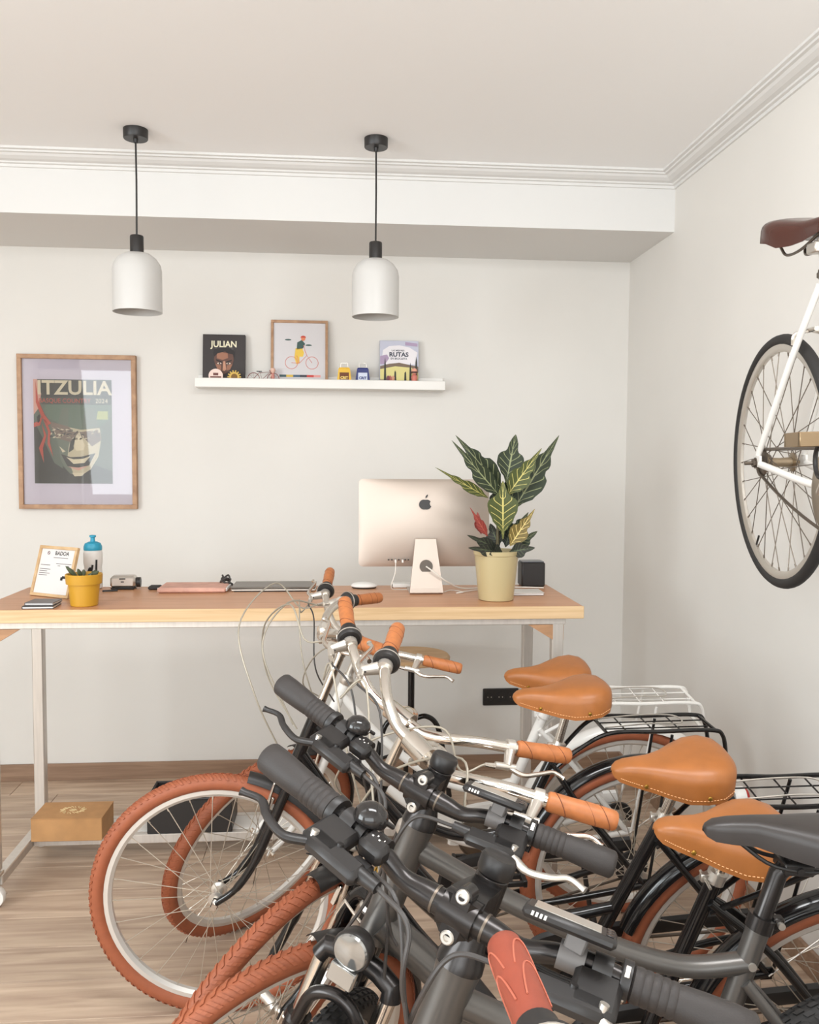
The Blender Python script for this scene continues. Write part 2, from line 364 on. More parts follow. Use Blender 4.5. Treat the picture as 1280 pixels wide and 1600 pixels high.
# computer seen from behind
p = on(664, 925); t = thing('desktop_computer', 'silver all-in-one desktop computer seen from behind, on the counter', 'computer', T(p.x, p.y, HD))
def imac_body():
    W, H_, n = 0.528, 0.352, 18; rings = []
    def rr(w, h, r, y):
        out = []
        for cx, cz, a0 in ((w/2-r, h/2-r, 0), (-w/2+r, h/2-r, 90), (-w/2+r, -h/2+r, 180), (w/2-r, -h/2+r, 270)):
            for k in range(7):
                a = math.radians(a0+15*k); out.append((cx+r*math.cos(a), y, cz+r*math.sin(a)))
        return out
    rings = [rr(W, H_, 0.018, 0.016), rr(W, H_, 0.018, 0.008)]
    b0 = rr(W, H_, 0.018, 0); base = []
    for i, p in enumerate(b0):          # even spacing along the straight edges too
        q_ = b0[(i+1) % len(b0)]; n_ = max(1, int(math.dist(p, q_)/0.02))
        base += [(p[0]+(q_[0]-p[0])*k/n_, 0, p[2]+(q_[2]-p[2])*k/n_) for k in range(n_)]
    rings = [[(x, 0.016, z) for x, y_, z in base], [(x, 0.008, z) for x, y_, z in base]]
    for k in range(1, 25):
        s = 1-k/24.6; q = []
        for x, y_, z in base:
            # blend the rounded rectangle into an ellipse towards the centre so that the back is one smooth dome
            a = math.atan2(z/H_, x/W); e = (W/2*s*math.cos(a), H_/2*s*math.sin(a)); g = min(1.0, (1-s)*1.25)
            px, pz = x*s*(1-g)+e[0]*g, z*s*(1-g)+e[1]*g
            d = (2*px/W)**2*(2*pz/H_)**2*0 + max(0, (1-(2*px/W)**2))*max(0, (1-(2*pz/H_)**2))
            q.append((px, 0.007-0.040*d**0.8, pz))
        rings.append(q)
    return MB().loft([r[::-1] for r in rings])
TILT = T(0, 0.035, 0.275) @ RX(-0.05)
ob('display_back', imac_body(), M_imac, t, TILT)
st = MB(); ws = lambda z: 0.036 + (0.190-z)*0.13
path = [(0.10, 0.004), (-0.055, 0.004), (-0.064, 0.010), (-0.060, 0.025), (-0.030, 0.14), (-0.008, 0.215)]
rg = []
for i, (yy, zz) in enumerate(path):
    hw = (0.0655, 0.0655, 0.0655, 0.064, 0.050, 0.041)[i]; dy, dz = (0, 0.004) if i < 2 else ((0.004, 0.003) if i == 2 else (0.005, 0.001))
    rg.append([(-hw, yy-dy, zz-dz), (hw, yy-dy, zz-dz), (hw, yy+dy, zz+dz), (-hw, yy+dy, zz+dz)])
ob('stand', st.loft(rg), M_imac, t, smooth=False)
ob('cable_hole', MB().cyl((0, -0.0485, 0.108), (0, -0.030, 0.108), 0.026, seg=32), mat('cable_hole_grey', (96, 88, 80), 0.4), t)
def apple():
    pts = []
    for k in range(60):
        a = 2*PI*k/60 + PI/2
        r = 0.0235*(1 + 0.10*math.cos(2*a))*(1 - 0.10*math.exp(-((a-PI/2) % (2*PI) if (a-PI/2) % (2*PI) < PI else 2*PI-(a-PI/2) % (2*PI))**2/0.12) - 0.05*math.exp(-(((a-3*PI/2+PI) % (2*PI))-PI)**2/0.06))
        x, y = r*math.cos(a)*0.98, r*math.sin(a)
        d = math.hypot(x-0.029, y-0.003)
        if d < 0.0115: x = 0.029-0.0115*(0.029-x)/max(d, 1e-4); y = 0.003+0.0115*(y-0.003)/max(d, 1e-4)
        pts.append((x, y))
    m = MB().prism(pts, 0, 0.0012)
    leaf = [(0.001, 0.026), (0.0015, 0.033), (0.006, 0.0385), (0.0105, 0.040), (0.0105, 0.035), (0.007, 0.029)]
    return m.prism(leaf, 0, 0.0012)
ob('emblem', apple(), M_black, t, T(0, 0.0085, 0.350) @ RX(-0.12) @ FACE, smooth=False)
pb = MB()
for k, xx in enumerate((-0.145, -0.132, -0.118, -0.104, -0.090, -0.078, -0.066)): pb.box((xx, 0.018, 0.128), (0.006, 0.014, 0.004))
ob('port', pb, M_black, t)
for xx in (-0.118, -0.090): ob('plug', MB().box((xx, 0.006, 0.124), (0.007, 0.02, 0.012)), M_whiteplas, t)
ob('data_cable', MB().tube(spline([(-0.118, 0.0, 0.12), (-0.120, -0.012, 0.08), (-0.135, -0.01, 0.02), (-0.10, 0.03, 0.006), (-0.05, 0.05, 0.004)]), 0.0018, 8), M_cable_w, t)
ob('power_cable', MB().tube(spline([(0.0, -0.049, 0.108), (0.02, -0.072, 0.095), (0.08, -0.06, 0.05), (0.15, 0.02, 0.012), (0.26, 0.08, 0.004), (0.40, 0.09, 0.004), (0.50, 0.07, 0.004)]), 0.003, 8), M_cable_w, t)
ob('loose_cable', MB().tube(spline([(0.075, -0.02, 0.003), (0.11, 0.02, 0.004), (0.15, -0.03, 0.003), (0.12, -0.05, 0.003), (0.18, 0.0, 0.004), (0.22, 0.03, 0.003)]), 0.002, 8), M_cable_w, t)
# cable hanging behind the right end of the counter
o = ob('hanging_cable', MB().tube(spline([(0.83, 3.648, 1.06), (0.93, 3.64, 1.03), (0.945, 3.638, 0.9), (0.93, 3.64, 0.6), (0.94, 3.70, 0.3), (0.93, 3.8, 0.01)]), 0.003, 8), M_cable_w, label='white cable hanging down past the right end of the counter', category='cable')
# small white hub, mouse
p = on(625, 918); t = thing('network_box', 'flat white adapter box lying left of the computer stand', 'adapter', T(p.x, p.y+0.02, HD))
ob('casing', MB().box((0.02, 0, 0.009), (0.10, 0.06, 0.018), ch=0.004), M_whiteplas, t); ob('socket_face', MB().box((-0.031, 0, 0.009), (0.003, 0.03, 0.009)), M_black, t)
p = on(569, 919); t = thing('computer_mouse', 'white computer mouse lying left of the computer on the counter', 'mouse', T(p.x, p.y, HD) @ RZ(0.2))
def shell(a, b, h, z0=0.0, n=10, seg=28):
    return [(math.cos(i/n*PI/2), z0+h*math.sin(i/n*PI/2)) for i in range(n)]
ob('mouse_top', MB().add(*(lambda m: (m.v, m.f))(MB().lathe([(0.92, 0.006), (1.0, 0.010), (0.97, 0.016), (0.85, 0.022), (0.6, 0.027), (0.3, 0.0295), (0.02, 0.030)], 32)), M=Matrix.Diagonal((0.032, 0.054, 0.9, 1)) @ RZ(0)), M_whiteplas, t, RZ(1.3))
ob('mouse_base', MB().add(*(lambda m: (m.v, m.f))(MB().lathe([(0.86, 0.0), (0.94, 0.004), (0.93, 0.008)], 32)), M=Matrix.Diagonal((0.032, 0.054, 1, 1))), M_black, t, RZ(1.3))
# closed laptop
p = on(432, 923); t = thing('laptop', 'closed silver laptop lying on the counter left of the bicycle handlebars', 'laptop', T(p.x-0.01, p.y+0.055, HD))
ob('base', MB().box((0, 0, 0.007), (0.335, 0.17, 0.011), ch=0.004), M_alloy, t); ob('lid', MB().box((0, 0, 0.0165), (0.335, 0.17, 0.006), ch=0.0028), mat('laptop_lid', (128, 122, 116), 0.4, 0.6), t)
ob('foot_strip', MB().box((0, -0.082, 0.0009), (0.31, 0.005, 0.0018)), M_black, t)
# padded pink sleeve with papers
p = on(300, 926); t = thing('pink_sleeve', 'pale pink padded sleeve lying flat on the counter', 'sleeve', T(p.x, p.y+0.07, HD))
ob('sleeve', MB().box((0, 0, 0.011), (0.265, 0.17, 0.020), ch=0.006), mat('pink_fabric', (204, 158, 142), 0.8, var=0.05, vscale=30), t)
ob('lining', MB().box((0.134, 0, 0.012), (0.006, 0.15, 0.012)), M_paper, t)
p = on(352, 919); t = thing('cable_tangle', 'small dark tangle of cable right of the pink sleeve', 'cable', T(p.x, p.y+0.02, HD))
ob('coil', MB().tube([(0.028*math.cos(a*0.5)*(1-a*0.012), 0.03*math.sin(a*0.5), 0.006+0.0018*a*0.5+0.006*math.sin(a*1.3)) for a in range(48)], 0.004, 8), M_cable_k, t)
ob('plug', MB().box((-0.038, -0.02, 0.01), (0.022, 0.016, 0.018)), M_black, t)
p = on(243, 922); t = thing('sunglasses_case', 'small dark pouch left of the pink sleeve', 'pouch', T(p.x-0.005, p.y+0.02, HD))
ob('pouch', MB().box((0, 0, 0.008), (0.05, 0.05, 0.016), ch=0.006), M_blackrub, t); ob('tab', MB().box((0.02, -0.026, 0.006), (0.012, 0.004, 0.008)), M_alloy, t)
# card terminal
p = on(190, 922); t = thing('card_terminal', 'small silver card reader standing behind the yellow pot', 'card reader', T(p.x, p.y+0.04, HD) @ RZ(0.06))
ob('body', MB().box((0, 0, 0.031), (0.098, 0.07, 0.046), ch=0.009), M_alloy, t); ob('base', MB().box((0, 0, 0.0055), (0.092, 0.072, 0.011), ch=0.004), M_black, t)
ob('slot', MB().box((0, -0.0355, 0.044), (0.024, 0.003, 0.005)), M_black, t); ob('label_mark', MB().box((0, -0.0352, 0.032), (0.012, 0.002, 0.004)), M_black, t)
ob('paper_roll_end', MB().cyl((0.050, 0.0, 0.026), (0.066, 0.0, 0.026), 0.020), M_black, t)
t2 = ob('pen', MB().cyl((0, 0, 0.004), (0.055, 0.015, 0.004), 0.0035, seg=8), M_black, None, T(*on(160, 925))); t2['label'] = 'dark pen lying between the water bottle and the card reader'; t2['category'] = 'pen'
# water bottle
p = on(141, 922); t = thing('water_bottle', 'white sports water bottle with blue cap behind the yellow pot', 'bottle', T(p.x, p.y+0.045, HD))
ob('body', MB().lathe([(0.030, 0.0), (0.036, 0.004), (0.037, 0.06), (0.034, 0.075), (0.034, 0.092), (0.037, 0.105), (0.037, 0.145), (0.034, 0.156), (0.030, 0.160)], 32), M_whiteplas, t)
capm = mat('cyan_plastic', (40, 148, 178), 0.4)
ob('cap', MB().lathe([(0.035, 0.156), (0.036, 0.160), (0.0355, 0.172), (0.030, 0.184), (0.016, 0.190)], 32), capm, t)
ob('spout', MB().lathe([(0.010, 0.188), (0.0085, 0.200), (0.0085, 0.207), (0.013, 0.209), (0.013, 0.215), (0.008, 0.217)], 20), capm, t)
bm_ = MB()
for k, (a0, z0, a1, z1) in enumerate(((-1.95, .06, -1.7, .085), (-1.7, .085, -1.75, .07), (-1.65, .09, -1.5, .07), (-1.5, .07, -1.35, .10), (-1.0, .06, -.95, .12))):
    bm_.tube([((0.0375)*math.cos(a0), 0.0375*math.sin(a0), z0), (0.0375*math.cos(a1), 0.0375*math.sin(a1), z1)], 0.004, 6)
ob('printed_mark', bm_, M_black, t)
# yellow pot with a small succulent
p = on(126, 949); t = thing('yellow_pot', 'small yellow plant pot with a little succulent on the counter', 'plant pot', T(p.x, p.y+0.045, HD))
M_yel = mat('yellow_glaze', (190, 142, 38), 0.45)
ob('pot', MB().lathe([(0.044, 0.0), (0.047, 0.003), (0.054, 0.078), (0.061, 0.079), (0.064, 0.112), (0.0615, 0.114), (0.057, 0.112), (0.052, 0.100)], 40, c1=False), M_yel, t)
ob('soil', MB().lathe([(0.054, 0.098), (0.03, 0.102), (0.004, 0.104)], 24), mat('potting_soil', (62, 50, 42), 0.95), t)
M_succ = mat('succulent_green', (74, 82, 58), 0.6)
for k in range(7):
    a = k*0.93; r = 0.018+0.014*random.random(); h = 0.016+0.022*random.random()
    ob('leaf', lambda: MB().lathe([(0.002, 0.0), (0.006, 0.3), (0.008, 0.6), (0.004, 0.9), (0.0006, 1.0)], 8), M_succ, t, T(r*math.cos(a), r*math.sin(a), 0.1) @ RZ(a) @ RY(0.7+0.3*random.random()) @ Matrix.Diagonal((1, 1, h*1.6, 1)), key='succ_leaf')
# price card in a birch frame
BL = on(48, 930); BL.z = HD+0.001; BR = on(107, 936)
ux = (BR-BL).normalized(); best = None
for k in range(400):
    yy = BL.y+k*0.0005; q = onY(65, 852, yy)
    e = abs((q-BL).dot(ux))
    if best is None or e < best[0]: best = (e, q)
vy = best[1]-BL; H_ = vy.length; vy = (vy-ux*vy.dot(ux)).normalized(); W_ = (BR-BL).length
nz = ux.cross(vy)
t = thing('price_card_frame', 'price card in a light wood frame leaning on the counter behind the yellow pot', 'picture frame', axes(ux, vy, nz, BL))
def frame4(W, H, b, d): return MB().box((W/2, b/2, 0), (W, b, d), ch=.001).box((W/2, H-b/2, 0), (W, b, d), ch=.001).box((b/2, H/2, 0), (b, H-2*b, d), ch=.001).box((W-b/2, H/2, 0), (b, H-2*b, d), ch=.001)
ob('frame', frame4(W_, H_, 0.0115, 0.014), M_framelt, t, smooth=False)
card = ob('card', MB().box((W_/2, H_/2, -0.001), (W_-0.02, H_-0.02, 0.004)), M_paper, t, smooth=False)
text('lettering', 'BADOA', 0.021, M_black, card, T(W_*0.60, H_*0.86, 0.0013), 0.0004)
ob('logo', MB().lathe([(0.0068, 0), (0.0068, 0.0004), (0.0050, 0.0004), (0.0050, 0)], 20, c0=False, c1=False).box((0, 0, 0.0002), (0.010, 0.0022, 0.0004), M=RZ(-0.7)), mat('logo_maroon', (96, 40, 50), 0.6), card, T(W_*0.25, H_*0.86, 0.0012))
ln = MB()
for yy, x0, x1 in ((0.62, .1, .35), (0.62, .55, .62), (0.62, .75, .85), (0.66, .5, .9), (0.54, .1, .38), (0.50, .1, .3), (0.46, .1, .38), (0.42, .1, .32), (.775, .40, .78)):
    ln.box(((x0+x1)/2*W_, yy*H_, 0.0014), ((x1-x0)*W_, 0.0022, 0.0005), ch=0)
ob('print_line', ln, mat('print_grey', (110, 104, 104), 0.8), card)
ob('printed_bike', MB().box((W_*.78, H_*.40, .0014), (.022, .010, .0005), ch=0).box((W_*.72, H_*.37, .0014), (.012, .012, .0005), ch=0).box((W_*.86, H_*.37, .0014), (.012, .012, .0005), ch=0), M_black, card)
# notebooks
for k, (u, v, dz, w_, d_, h_, a, m_, lab) in enumerate(((57, 952, 0, .105, .105, .010, 0.05, M_black, 'dark notebook at the front left of the counter, lower of two'), (60, 951, 0.010, .098, .095, .009, -0.03, mat('notebook_slate', (104, 100, 100), 0.5), 'grey notebook lying on top of the dark notebook'))):
    p = on(u, v); t = thing('notebook', lab, 'notebook', T(p.x, p.y+0.055, HD+dz) @ RZ(a))
    ob('pages', MB().box((0, 0, h_/2), (w_*0.97, d_*0.97, h_*0.6), ch=0.0005), M_paper, t, smooth=False)
    ob('cover', MB().box((0, 0, h_-0.0012), (w_, d_, 0.0024), ch=0.0006).box((0, 0, 0.0012), (w_, d_, 0.0024), ch=0.0006).box((-w_/2+0.0012, 0, h_/2), (0.0024, d_, h_), ch=0.0006), m_, t, smooth=False)
# black box and white booklet at the right end
p = on(832, 914); t = thing('speaker_box', 'black box-shaped speaker on the counter behind the cream plant pot', 'speaker', T(p.x-0.01, p.y-0.02, HD))
ob('cabinet', MB().box((0, 0, 0.052), (0.10, 0.085, 0.104), ch=0.006), M_black, t); ob('top_panel', MB().box((0, 0, 0.105), (0.09, 0.075, 0.003)), mat('speaker_top', (88, 92, 100), 0.3), t)
p = on(825, 931); t = thing('white_booklet', 'thin white booklet lying right of the cream plant pot', 'booklet', T(p.x, p.y+0.05, HD))
ob('pages', MB().box((0, 0, 0.006), (0.125, 0.10, 0.009), ch=0.001), M_paper, t); ob('cover', MB().box((0, 0, 0.0115), (0.13, 0.105, 0.002), ch=0.0006), M_whiteplas, t)

# --- croton in a cream pot
p = on(780, 941); pc = Vector((p.x, p.y+0.066, HD))
t = thing('potted_croton', 'croton plant with dark lobed leaves in a cream pot on the counter', 'plant', Matrix.Translation(pc))
ob('pot', MB().lathe([(0.062, 0.0), (0.066, 0.003), (0.083, 0.170), (0.086, 0.172), (0.087, 0.186), (0.0845, 0.188), (0.081, 0.184), (0.078, 0.165)], 48, c1=False), mat('cream_glaze', (182, 166, 126), 0.3), t)
ob('soil', MB().lathe([(0.079, 0.168), (0.04, 0.172), (0.004, 0.174)], 24), MATS['potting_soil'], t)
def leafmat(name, base, vein, edge):
    m = bpy.data.materials.new(name); m.use_nodes = True; nt = m.node_tree; b = nt.nodes['Principled BSDF']; b.inputs['Roughness'].default_value = 0.5; b.inputs['Specular IOR Level'].default_value = 0.3
    uv = nt.nodes.new('ShaderNodeUVMap'); sp = nt.nodes.new('ShaderNodeSeparateXYZ'); nt.links.new(uv.outputs[0], sp.inputs[0])
    def mth(op, a, bb=None):
        n = nt.nodes.new('ShaderNodeMath'); n.operation = op
        for i, x in enumerate((a, bb)):
            if x is None: continue
            if isinstance(x, (int, float)): n.inputs[i].default_value = x
            else: nt.links.new(x, n.inputs[i])
        return n.outputs[0]
    av = mth('ABSOLUTE', mth('SUBTRACT', sp.outputs[1], 0.5))
    s = mth('ABSOLUTE', mth('SUBTRACT', mth('FRACT', mth('SUBTRACT', mth('MULTIPLY', sp.outputs[0], 8.0), mth('MULTIPLY', av, 3.2))), 0.5))
    side = mth('MULTIPLY', mth('LESS_THAN', s, 0.055), mth('LESS_THAN', av, 0.42)); mid = mth('LESS_THAN', av, 0.028); f = mth('MAXIMUM', side, mid)
    no = nt.nodes.new('ShaderNodeTexNoise'); no.inputs['Scale'].default_value = 22
    mx0 = nt.nodes.new('ShaderNodeMix'); mx0.data_type = 'RGBA'; mx0.inputs[6].default_value = rgb(base); mx0.inputs[7].default_value = rgb(edge); nt.links.new(no.outputs['Fac'], mx0.inputs[0])
    mx = nt.nodes.new('ShaderNodeMix'); mx.data_type = 'RGBA'; nt.links.new(f, mx.inputs[0]); nt.links.new(mx0.outputs[2], mx.inputs[6]); mx.inputs[7].default_value = rgb(vein)
    nt.links.new(mx.outputs[2], b.inputs['Base Color']); return m
L_dark = leafmat('croton_dark', (34, 44, 32), (140, 144, 104), (52, 60, 40)); L_yel = leafmat('croton_yellow', (84, 90, 46), (196, 184, 110), (60, 70, 40)); L_or = leafmat('croton_orange', (134, 104, 50), (226, 200, 130), (76, 82, 46))
L_red = leafmat('croton_red', (150, 48, 44), (170, 90, 70), (96, 50, 44)); L_vdark = leafmat('croton_very_dark', (38, 44, 38), (90, 100, 72), (54, 50, 46))  # L_vdark: very dark leaves with dull veins, low and rear foliage
prof_up = [(0, .04), (.1, .22), (.22, .62), (.36, .98), (.48, 1.0), (.57, .92), (.63, .50), (.70, .38), (.80, .34), (.92, .20), (1, .02)]
prof_lob = [(0, .04), (.08, .30), (.20, .78), (.34, 1.0), (.44, .96), (.50, .60), (.55, .52), (.60, .62), (.66, .56), (.71, .28), (.80, .20), (.92, .10), (1, .01)]
prof_hang = [(0, .05), (.12, .10), (.2, .35), (.35, .70), (.52, .95), (.62, 1.0), (.70, .90), (.76, .42), (.84, .26), (.93, .16), (1, .03)]
def leaf(b, tip, wpx, m, yb, yt, prof, bend=0.06, roll=0.0):
    B = onY(b[0], b[1], yb); Tt = onY(tip[0], tip[1], yt); L = (Tt-B).length; ax = (Tt-B).normalized()
    vd = (O3-B).normalized(); sd = ax.cross(vd).normalized(); nn = sd.cross(ax)
    sd2 = sd*math.cos(roll)+nn*math.sin(roll); nn = sd2.cross(ax)
    hw = wpx/2/1350*3.22; mb = MB(); mb.uv = []; NU, NV = 22, 6
    def W(u):
        for (a, x), (c, z) in zip(prof, prof[1:]):
            if a <= u <= c: s = (u-a)/(c-a); s = s*s*(3-2*s); return x+(z-x)*s
        return 0
    for layer in (0, 1):
        for i in range(NU+1):
            u = i/NU; c = B+ax*(L*u)+nn*(-bend*L*4*(u-0.5)**2*0.5+bend*L*0.5)
            for j in range(NV+1):
                vv = j/NV*2-1; q = c+sd2*(hw*W(u)*vv)+nn*(abs(vv)*hw*W(u)*0.28 - layer*0.0012)
                mb.v.append(tuple(q-pc)); mb.uv.append((u, j/NV))
    n1 = (NU+1)*(NV+1)
    for i in range(NU):
        for j in range(NV):
            a = i*(NV+1)+j; q = (a, a+1, a+NV+2, a+NV+1); mb.f.append(q); mb.f.append(tuple(n1+x for x in q[::-1]))
    for i in range(NU):
        for j, rev in ((0, 0), (NV, 1)):
            a = i*(NV+1)+j; q = (a, a+NV+1, n1+a+NV+1, n1+a); mb.f.append(q if rev else q[::-1])
    ob('leaf', mb, m, t)
Yc = pc.y
LV = [((791, 755), (806, 679), 42, L_dark, Yc, Yc+.02, prof_up), ((785, 765), (712, 680), 38, L_dark, Yc, Yc+.01, prof_lob), ((782, 776), (706, 688), 30, L_dark, Yc-.01, Yc-.03, prof_lob),
      ((763, 778), (680, 730), 17, L_yel, Yc, Yc-.08, prof_lob), ((793, 774), (847, 700), 34, L_yel, Yc-.02, Yc-.05, prof_lob), ((804, 794), (874, 680), 46, L_dark, Yc, Yc+.02, prof_lob),
      ((786, 842), (786, 752), 48, L_yel, Yc-.03, Yc-.05, prof_hang), ((797, 853), (836, 795), 30, L_or, Yc-.03, Yc-.05, prof_lob), ((797, 846), (826, 800), 30, L_dark, Yc, Yc, prof_lob),
      ((762, 838), (734, 792), 14, L_red, Yc-.02, Yc-.03, prof_lob), ((752, 835), (746, 800), 16, L_red, Yc-.01, Yc, prof_up),
      ((780, 858), (730, 836), 18, L_vdark, Yc-.03, Yc-.09, prof_up), ((780, 862), (732, 856), 20, L_vdark, Yc-.03, Yc-.1, prof_up), ((800, 858), (840, 830), 22, L_dark, Yc-.01, Yc-.02, prof_up),
      ((796, 862), (836, 856), 24, L_vdark, Yc-.03, Yc-.09, prof_up), ((780, 855), (766, 818), 30, L_vdark, Yc+.01, Yc+.03, prof_up), ((790, 855), (800, 816), 30, L_vdark, Yc+.02, Yc+.04, prof_up),
      ((785, 862), (765, 866), 26, L_vdark, Yc-.03, Yc-.085, prof_up), ((770, 860), (745, 846), 24, L_dark, Yc-.02, Yc-.07, prof_up), ((786, 800), (772, 752), 30, L_vdark, Yc+.03, Yc+.05, prof_up), ((796, 790), (813, 728), 34, L_dark, Yc+.03, Yc+.05, prof_up)]
for a in LV: leaf(*a)
ob('stem', MB().tube([(0.003, 0, 0.165), (0.004, 0, 0.28), (0.006, 0, 0.36), (0.012, 0.004, 0.43)], [0.006, 0.0055, 0.005, 0.003], 10), mat('croton_stem', (86, 78, 52), 0.6), t)

# ------------------------------------------------------------------ under the counter
t = thing('cardboard_box', 'flat brown cardboard box on the low shelf under the left end of the counter', 'box', T(-1.048, 3.458, 0.1035) @ RZ(-0.02))
ob('carton', MB().box((0, 0, 0.044), (0.270, 0.165, 0.088), ch=0.002), M_card, t, smooth=False)
ob('lid_flap', MB().box((0, 0.0, 0.0895), (0.272, 0.167, 0.003), ch=0.001), M_card, t, smooth=False)
lg = MB()
for k in range(22):
    a = 2*PI*k/22; r0, r1 = (0.022, 0.034) if k % 2 else (0.026, 0.038)
    lg.tube([(1.35*r0*math.cos(a), r0*math.sin(a), 0.0913), (1.35*r1*math.cos(a+.2), r1*math.sin(a+.2), 0.0913)], 0.0016, 5)
lg.box((0, 0, 0.0913), (0.03, 0.006, 0.001)).box((0, 0.009, 0.0913), (0.018, 0.004, 0.001)).box((0, -0.009, 0.0913), (0.018, 0.004, 0.001))
ob('printed_logo', lg, mat('logo_cream', (216, 196, 150), 0.8), t)
cx0 = onY(290, 1290, 3.50).x
t = thing('storage_crate', 'open black crate on the low shelf, seen through the large bicycle wheel', 'crate', T(cx0+0.03, 3.515, 0.1045))
cr_ = MB()
cr_.box((0, 0, 0.004), (0.33, 0.19, 0.008), ch=.002)
for sx in (-1, 1): cr_.box((sx*0.163, 0, 0.07), (0.006, 0.19, 0.14), ch=.002)
for sy in (-1, 1): cr_.box((0, sy*0.093, 0.07), (0.33, 0.006, 0.14), ch=.002)
ob('shell', cr_, M_black, t, smooth=False); ob('rim', MB().tube([(-.166, -.096, .138), (.166, -.096, .138), (.166, .096, .138), (-.166, .096, .138)], 0.005, 8, closed=True), M_black, t)
for nm, lab, c, d, px_, rot in (('green_carton', 'small green and brown carton sticking out of the black crate', (66, 92, 66), (0.05, 0.03, 0.15), -0.01, 0.08), ('blue_packet', 'dark blue packet sticking out of the black crate', (52, 58, 92), (0.06, 0.02, 0.15), 0.065, 0.12), ('pink_strap', 'pink and white strap hanging out of the black crate', (206, 150, 160), (0.012, 0.01, 0.16), 0.035, -0.25)):
    k = thing(nm, lab, nm.split('_')[1], T(cx0+0.03+px_, 3.50, 0.120) @ RY(rot)); k
    ob('body', MB().box((0, 0, d[2]/2), d), mat(nm, c, 0.6), k); ob('closure', MB().box((0, -d[1]/2, d[2]*0.75), (d[0]*0.7, 0.003, d[2]*0.2)), M_paper, k)
# stool behind the counter
sx, sy = onY(643, 1022, 3.95).x, 3.95; szt = onY(661, 1024, 3.95).z
t = thing('bar_stool', 'bar stool with round wooden seat and black steel stem behind the counter', 'stool', loc=(sx, sy, 0))
ob('seat', MB().lathe([(0.165, szt-0.022), (0.178, szt-0.016), (0.180, szt-0.004), (0.172, szt+0.006), (0.10, szt+0.002), (0.004, szt)], 48), M_stoolwood, t)
ob('stem', MB().cyl((0, 0, 0.30), (0, 0, szt-0.02), 0.0155), M_blackmetal, t); ob('collar', MB().lathe([(0.022, .36), (0.024, .365), (0.024, .41), (0.018, .42)], 20).lathe([(0.06, szt-0.032), (0.06, szt-0.022)], 20), M_blackmetal, t)
for k in range(4):
    ob('leg', lambda: MB().tube(spline([(0.015, 0, 0.39), (0.07, 0, 0.40), (0.12, 0, 0.36), (0.15, 0, 0.25), (0.185, 0, 0.012)]), 0.0125, 10), M_blackmetal, t, RZ(0.05+k*PI/2), key='stool_leg')
ob('foot_ring', MB().tube([(0.165*math.cos(a*PI/16), 0.165*math.sin(a*PI/16), 0.17) for a in range(32)], 0.008, 8, closed=True), M_blackmetal, t)
# wall socket
t = thing('wall_socket', 'black triple power socket on the back wall under the counter', 'socket', T(onY(782, 1091, YB).x, YB, 0.384))
ob('plate', MB().box((0, -0.006, 0), (0.185, 0.012, 0.088), ch=0.004), M_black, t)
for k in (-1, 0, 1):
    q = ob('outlet', lambda: MB().lathe([(0.025, 0), (0.0245, 0.004), (0.020, 0.004), (0.019, -0.006)], 24, M=T(0, -0.011, 0) @ RX(PI/2)), M_blackrub, t, T(k*0.058, 0, 0), key='outlet')
    ob('pin_hole', lambda: MB().cyl((-.009, -.0125, 0), (-.009, -.0085, 0), .003, seg=8).cyl((.009, -.0125, 0), (.009, -.0085, 0), .003, seg=8), M_alloy, q, key='pins')

# ------------------------------------------------------------------ picture shelf
SY = YB-0.075
sh = thing('picture_shelf', 'long narrow white picture ledge on the back wall', 'shelf', loc=(-0.082, YB, 1.952))
ob('ledge', MB().box((0, -0.055, -0.008), (1.205, 0.11, 0.016), ch=.002), M_white, sh, smooth=False)
ob('front_lip', MB().box((0, -0.107, 0.006), (1.205, 0.010, 0.044), ch=.002), M_white, sh, smooth=False)
ob('back_rail', MB().box((0, -0.006, 0.022), (1.205, 0.012, 0.06), ch=.002), M_white, sh, smooth=False)
SZ = 1.952
def lean(px, y0, tilt): return T(px, y0, SZ+.0035) @ RX(-tilt) @ FACE      # local: x right, y up, z towards the room
def poly_ob(name, poly, m, parent, z, M=None): return ob(name, MB().prism(poly, z, z+0.0006), m, parent, M, smooth=False)
def C_(n, c): return mat(n, c, 0.6)
def ell(cx, cy, rx, ry, n=20, a0=0, a1=2*PI): return [(cx+rx*math.cos(a0+(a1-a0)*k/n), cy+ry*math.sin(a0+(a1-a0)*k/n)) for k in range(n if abs(a1-a0-2*PI) < 1e-6 else n+1)]
# dark book
W, H = 0.203, 0.243
t = thing('dark_book', 'black book titled JULIAN standing on the left of the picture shelf', 'book', lean(onY(350, 590, SY+.03).x, SY+0.022, 0.1))
ob('pages', MB().box((0, H/2, -0.009), (W-0.006, H-0.006, 0.012), ch=.001), M_paper, t, smooth=False)
cv = ob('cover', MB().box((0, H/2, -0.001), (W, H, 0.0022), ch=.0004).box((0, H/2, -0.0165), (W, H, 0.0022), ch=.0004).box((-W/2+.001, H/2, -0.009), (.002, H, .016), ch=.0004), C_('book_black', (52, 46, 46)), t, smooth=False)
text('title', 'JULIAN', 0.043, C_('title_cream', (232, 226, 196)), cv, T(0, H*0.80, 0.0005), 0.0009, 0.92)
text('subtitle', 'VIVE EL RIESGO', 0.013, C_('subtitle_grey', (96, 90, 88)), cv, T(0, H*0.71, 0.0005), 0.0003)
SK = C_('skin_print', (150, 104, 82)); SK2 = C_('skin_shadow_print', (96, 66, 56)); HAIR = C_('hair_print', (38, 33, 33)); SKL = C_('skin_light_print', (188, 138, 112))
poly_ob('face', [(-.045, .155), (-.02, .164), (.02, .160), (.042, .150), (.047, .12), (.04, .09), (.022, .06), (0, .048), (-.022, .06), (-.04, .09), (-.048, .12)], SK2, cv, 0.0004)
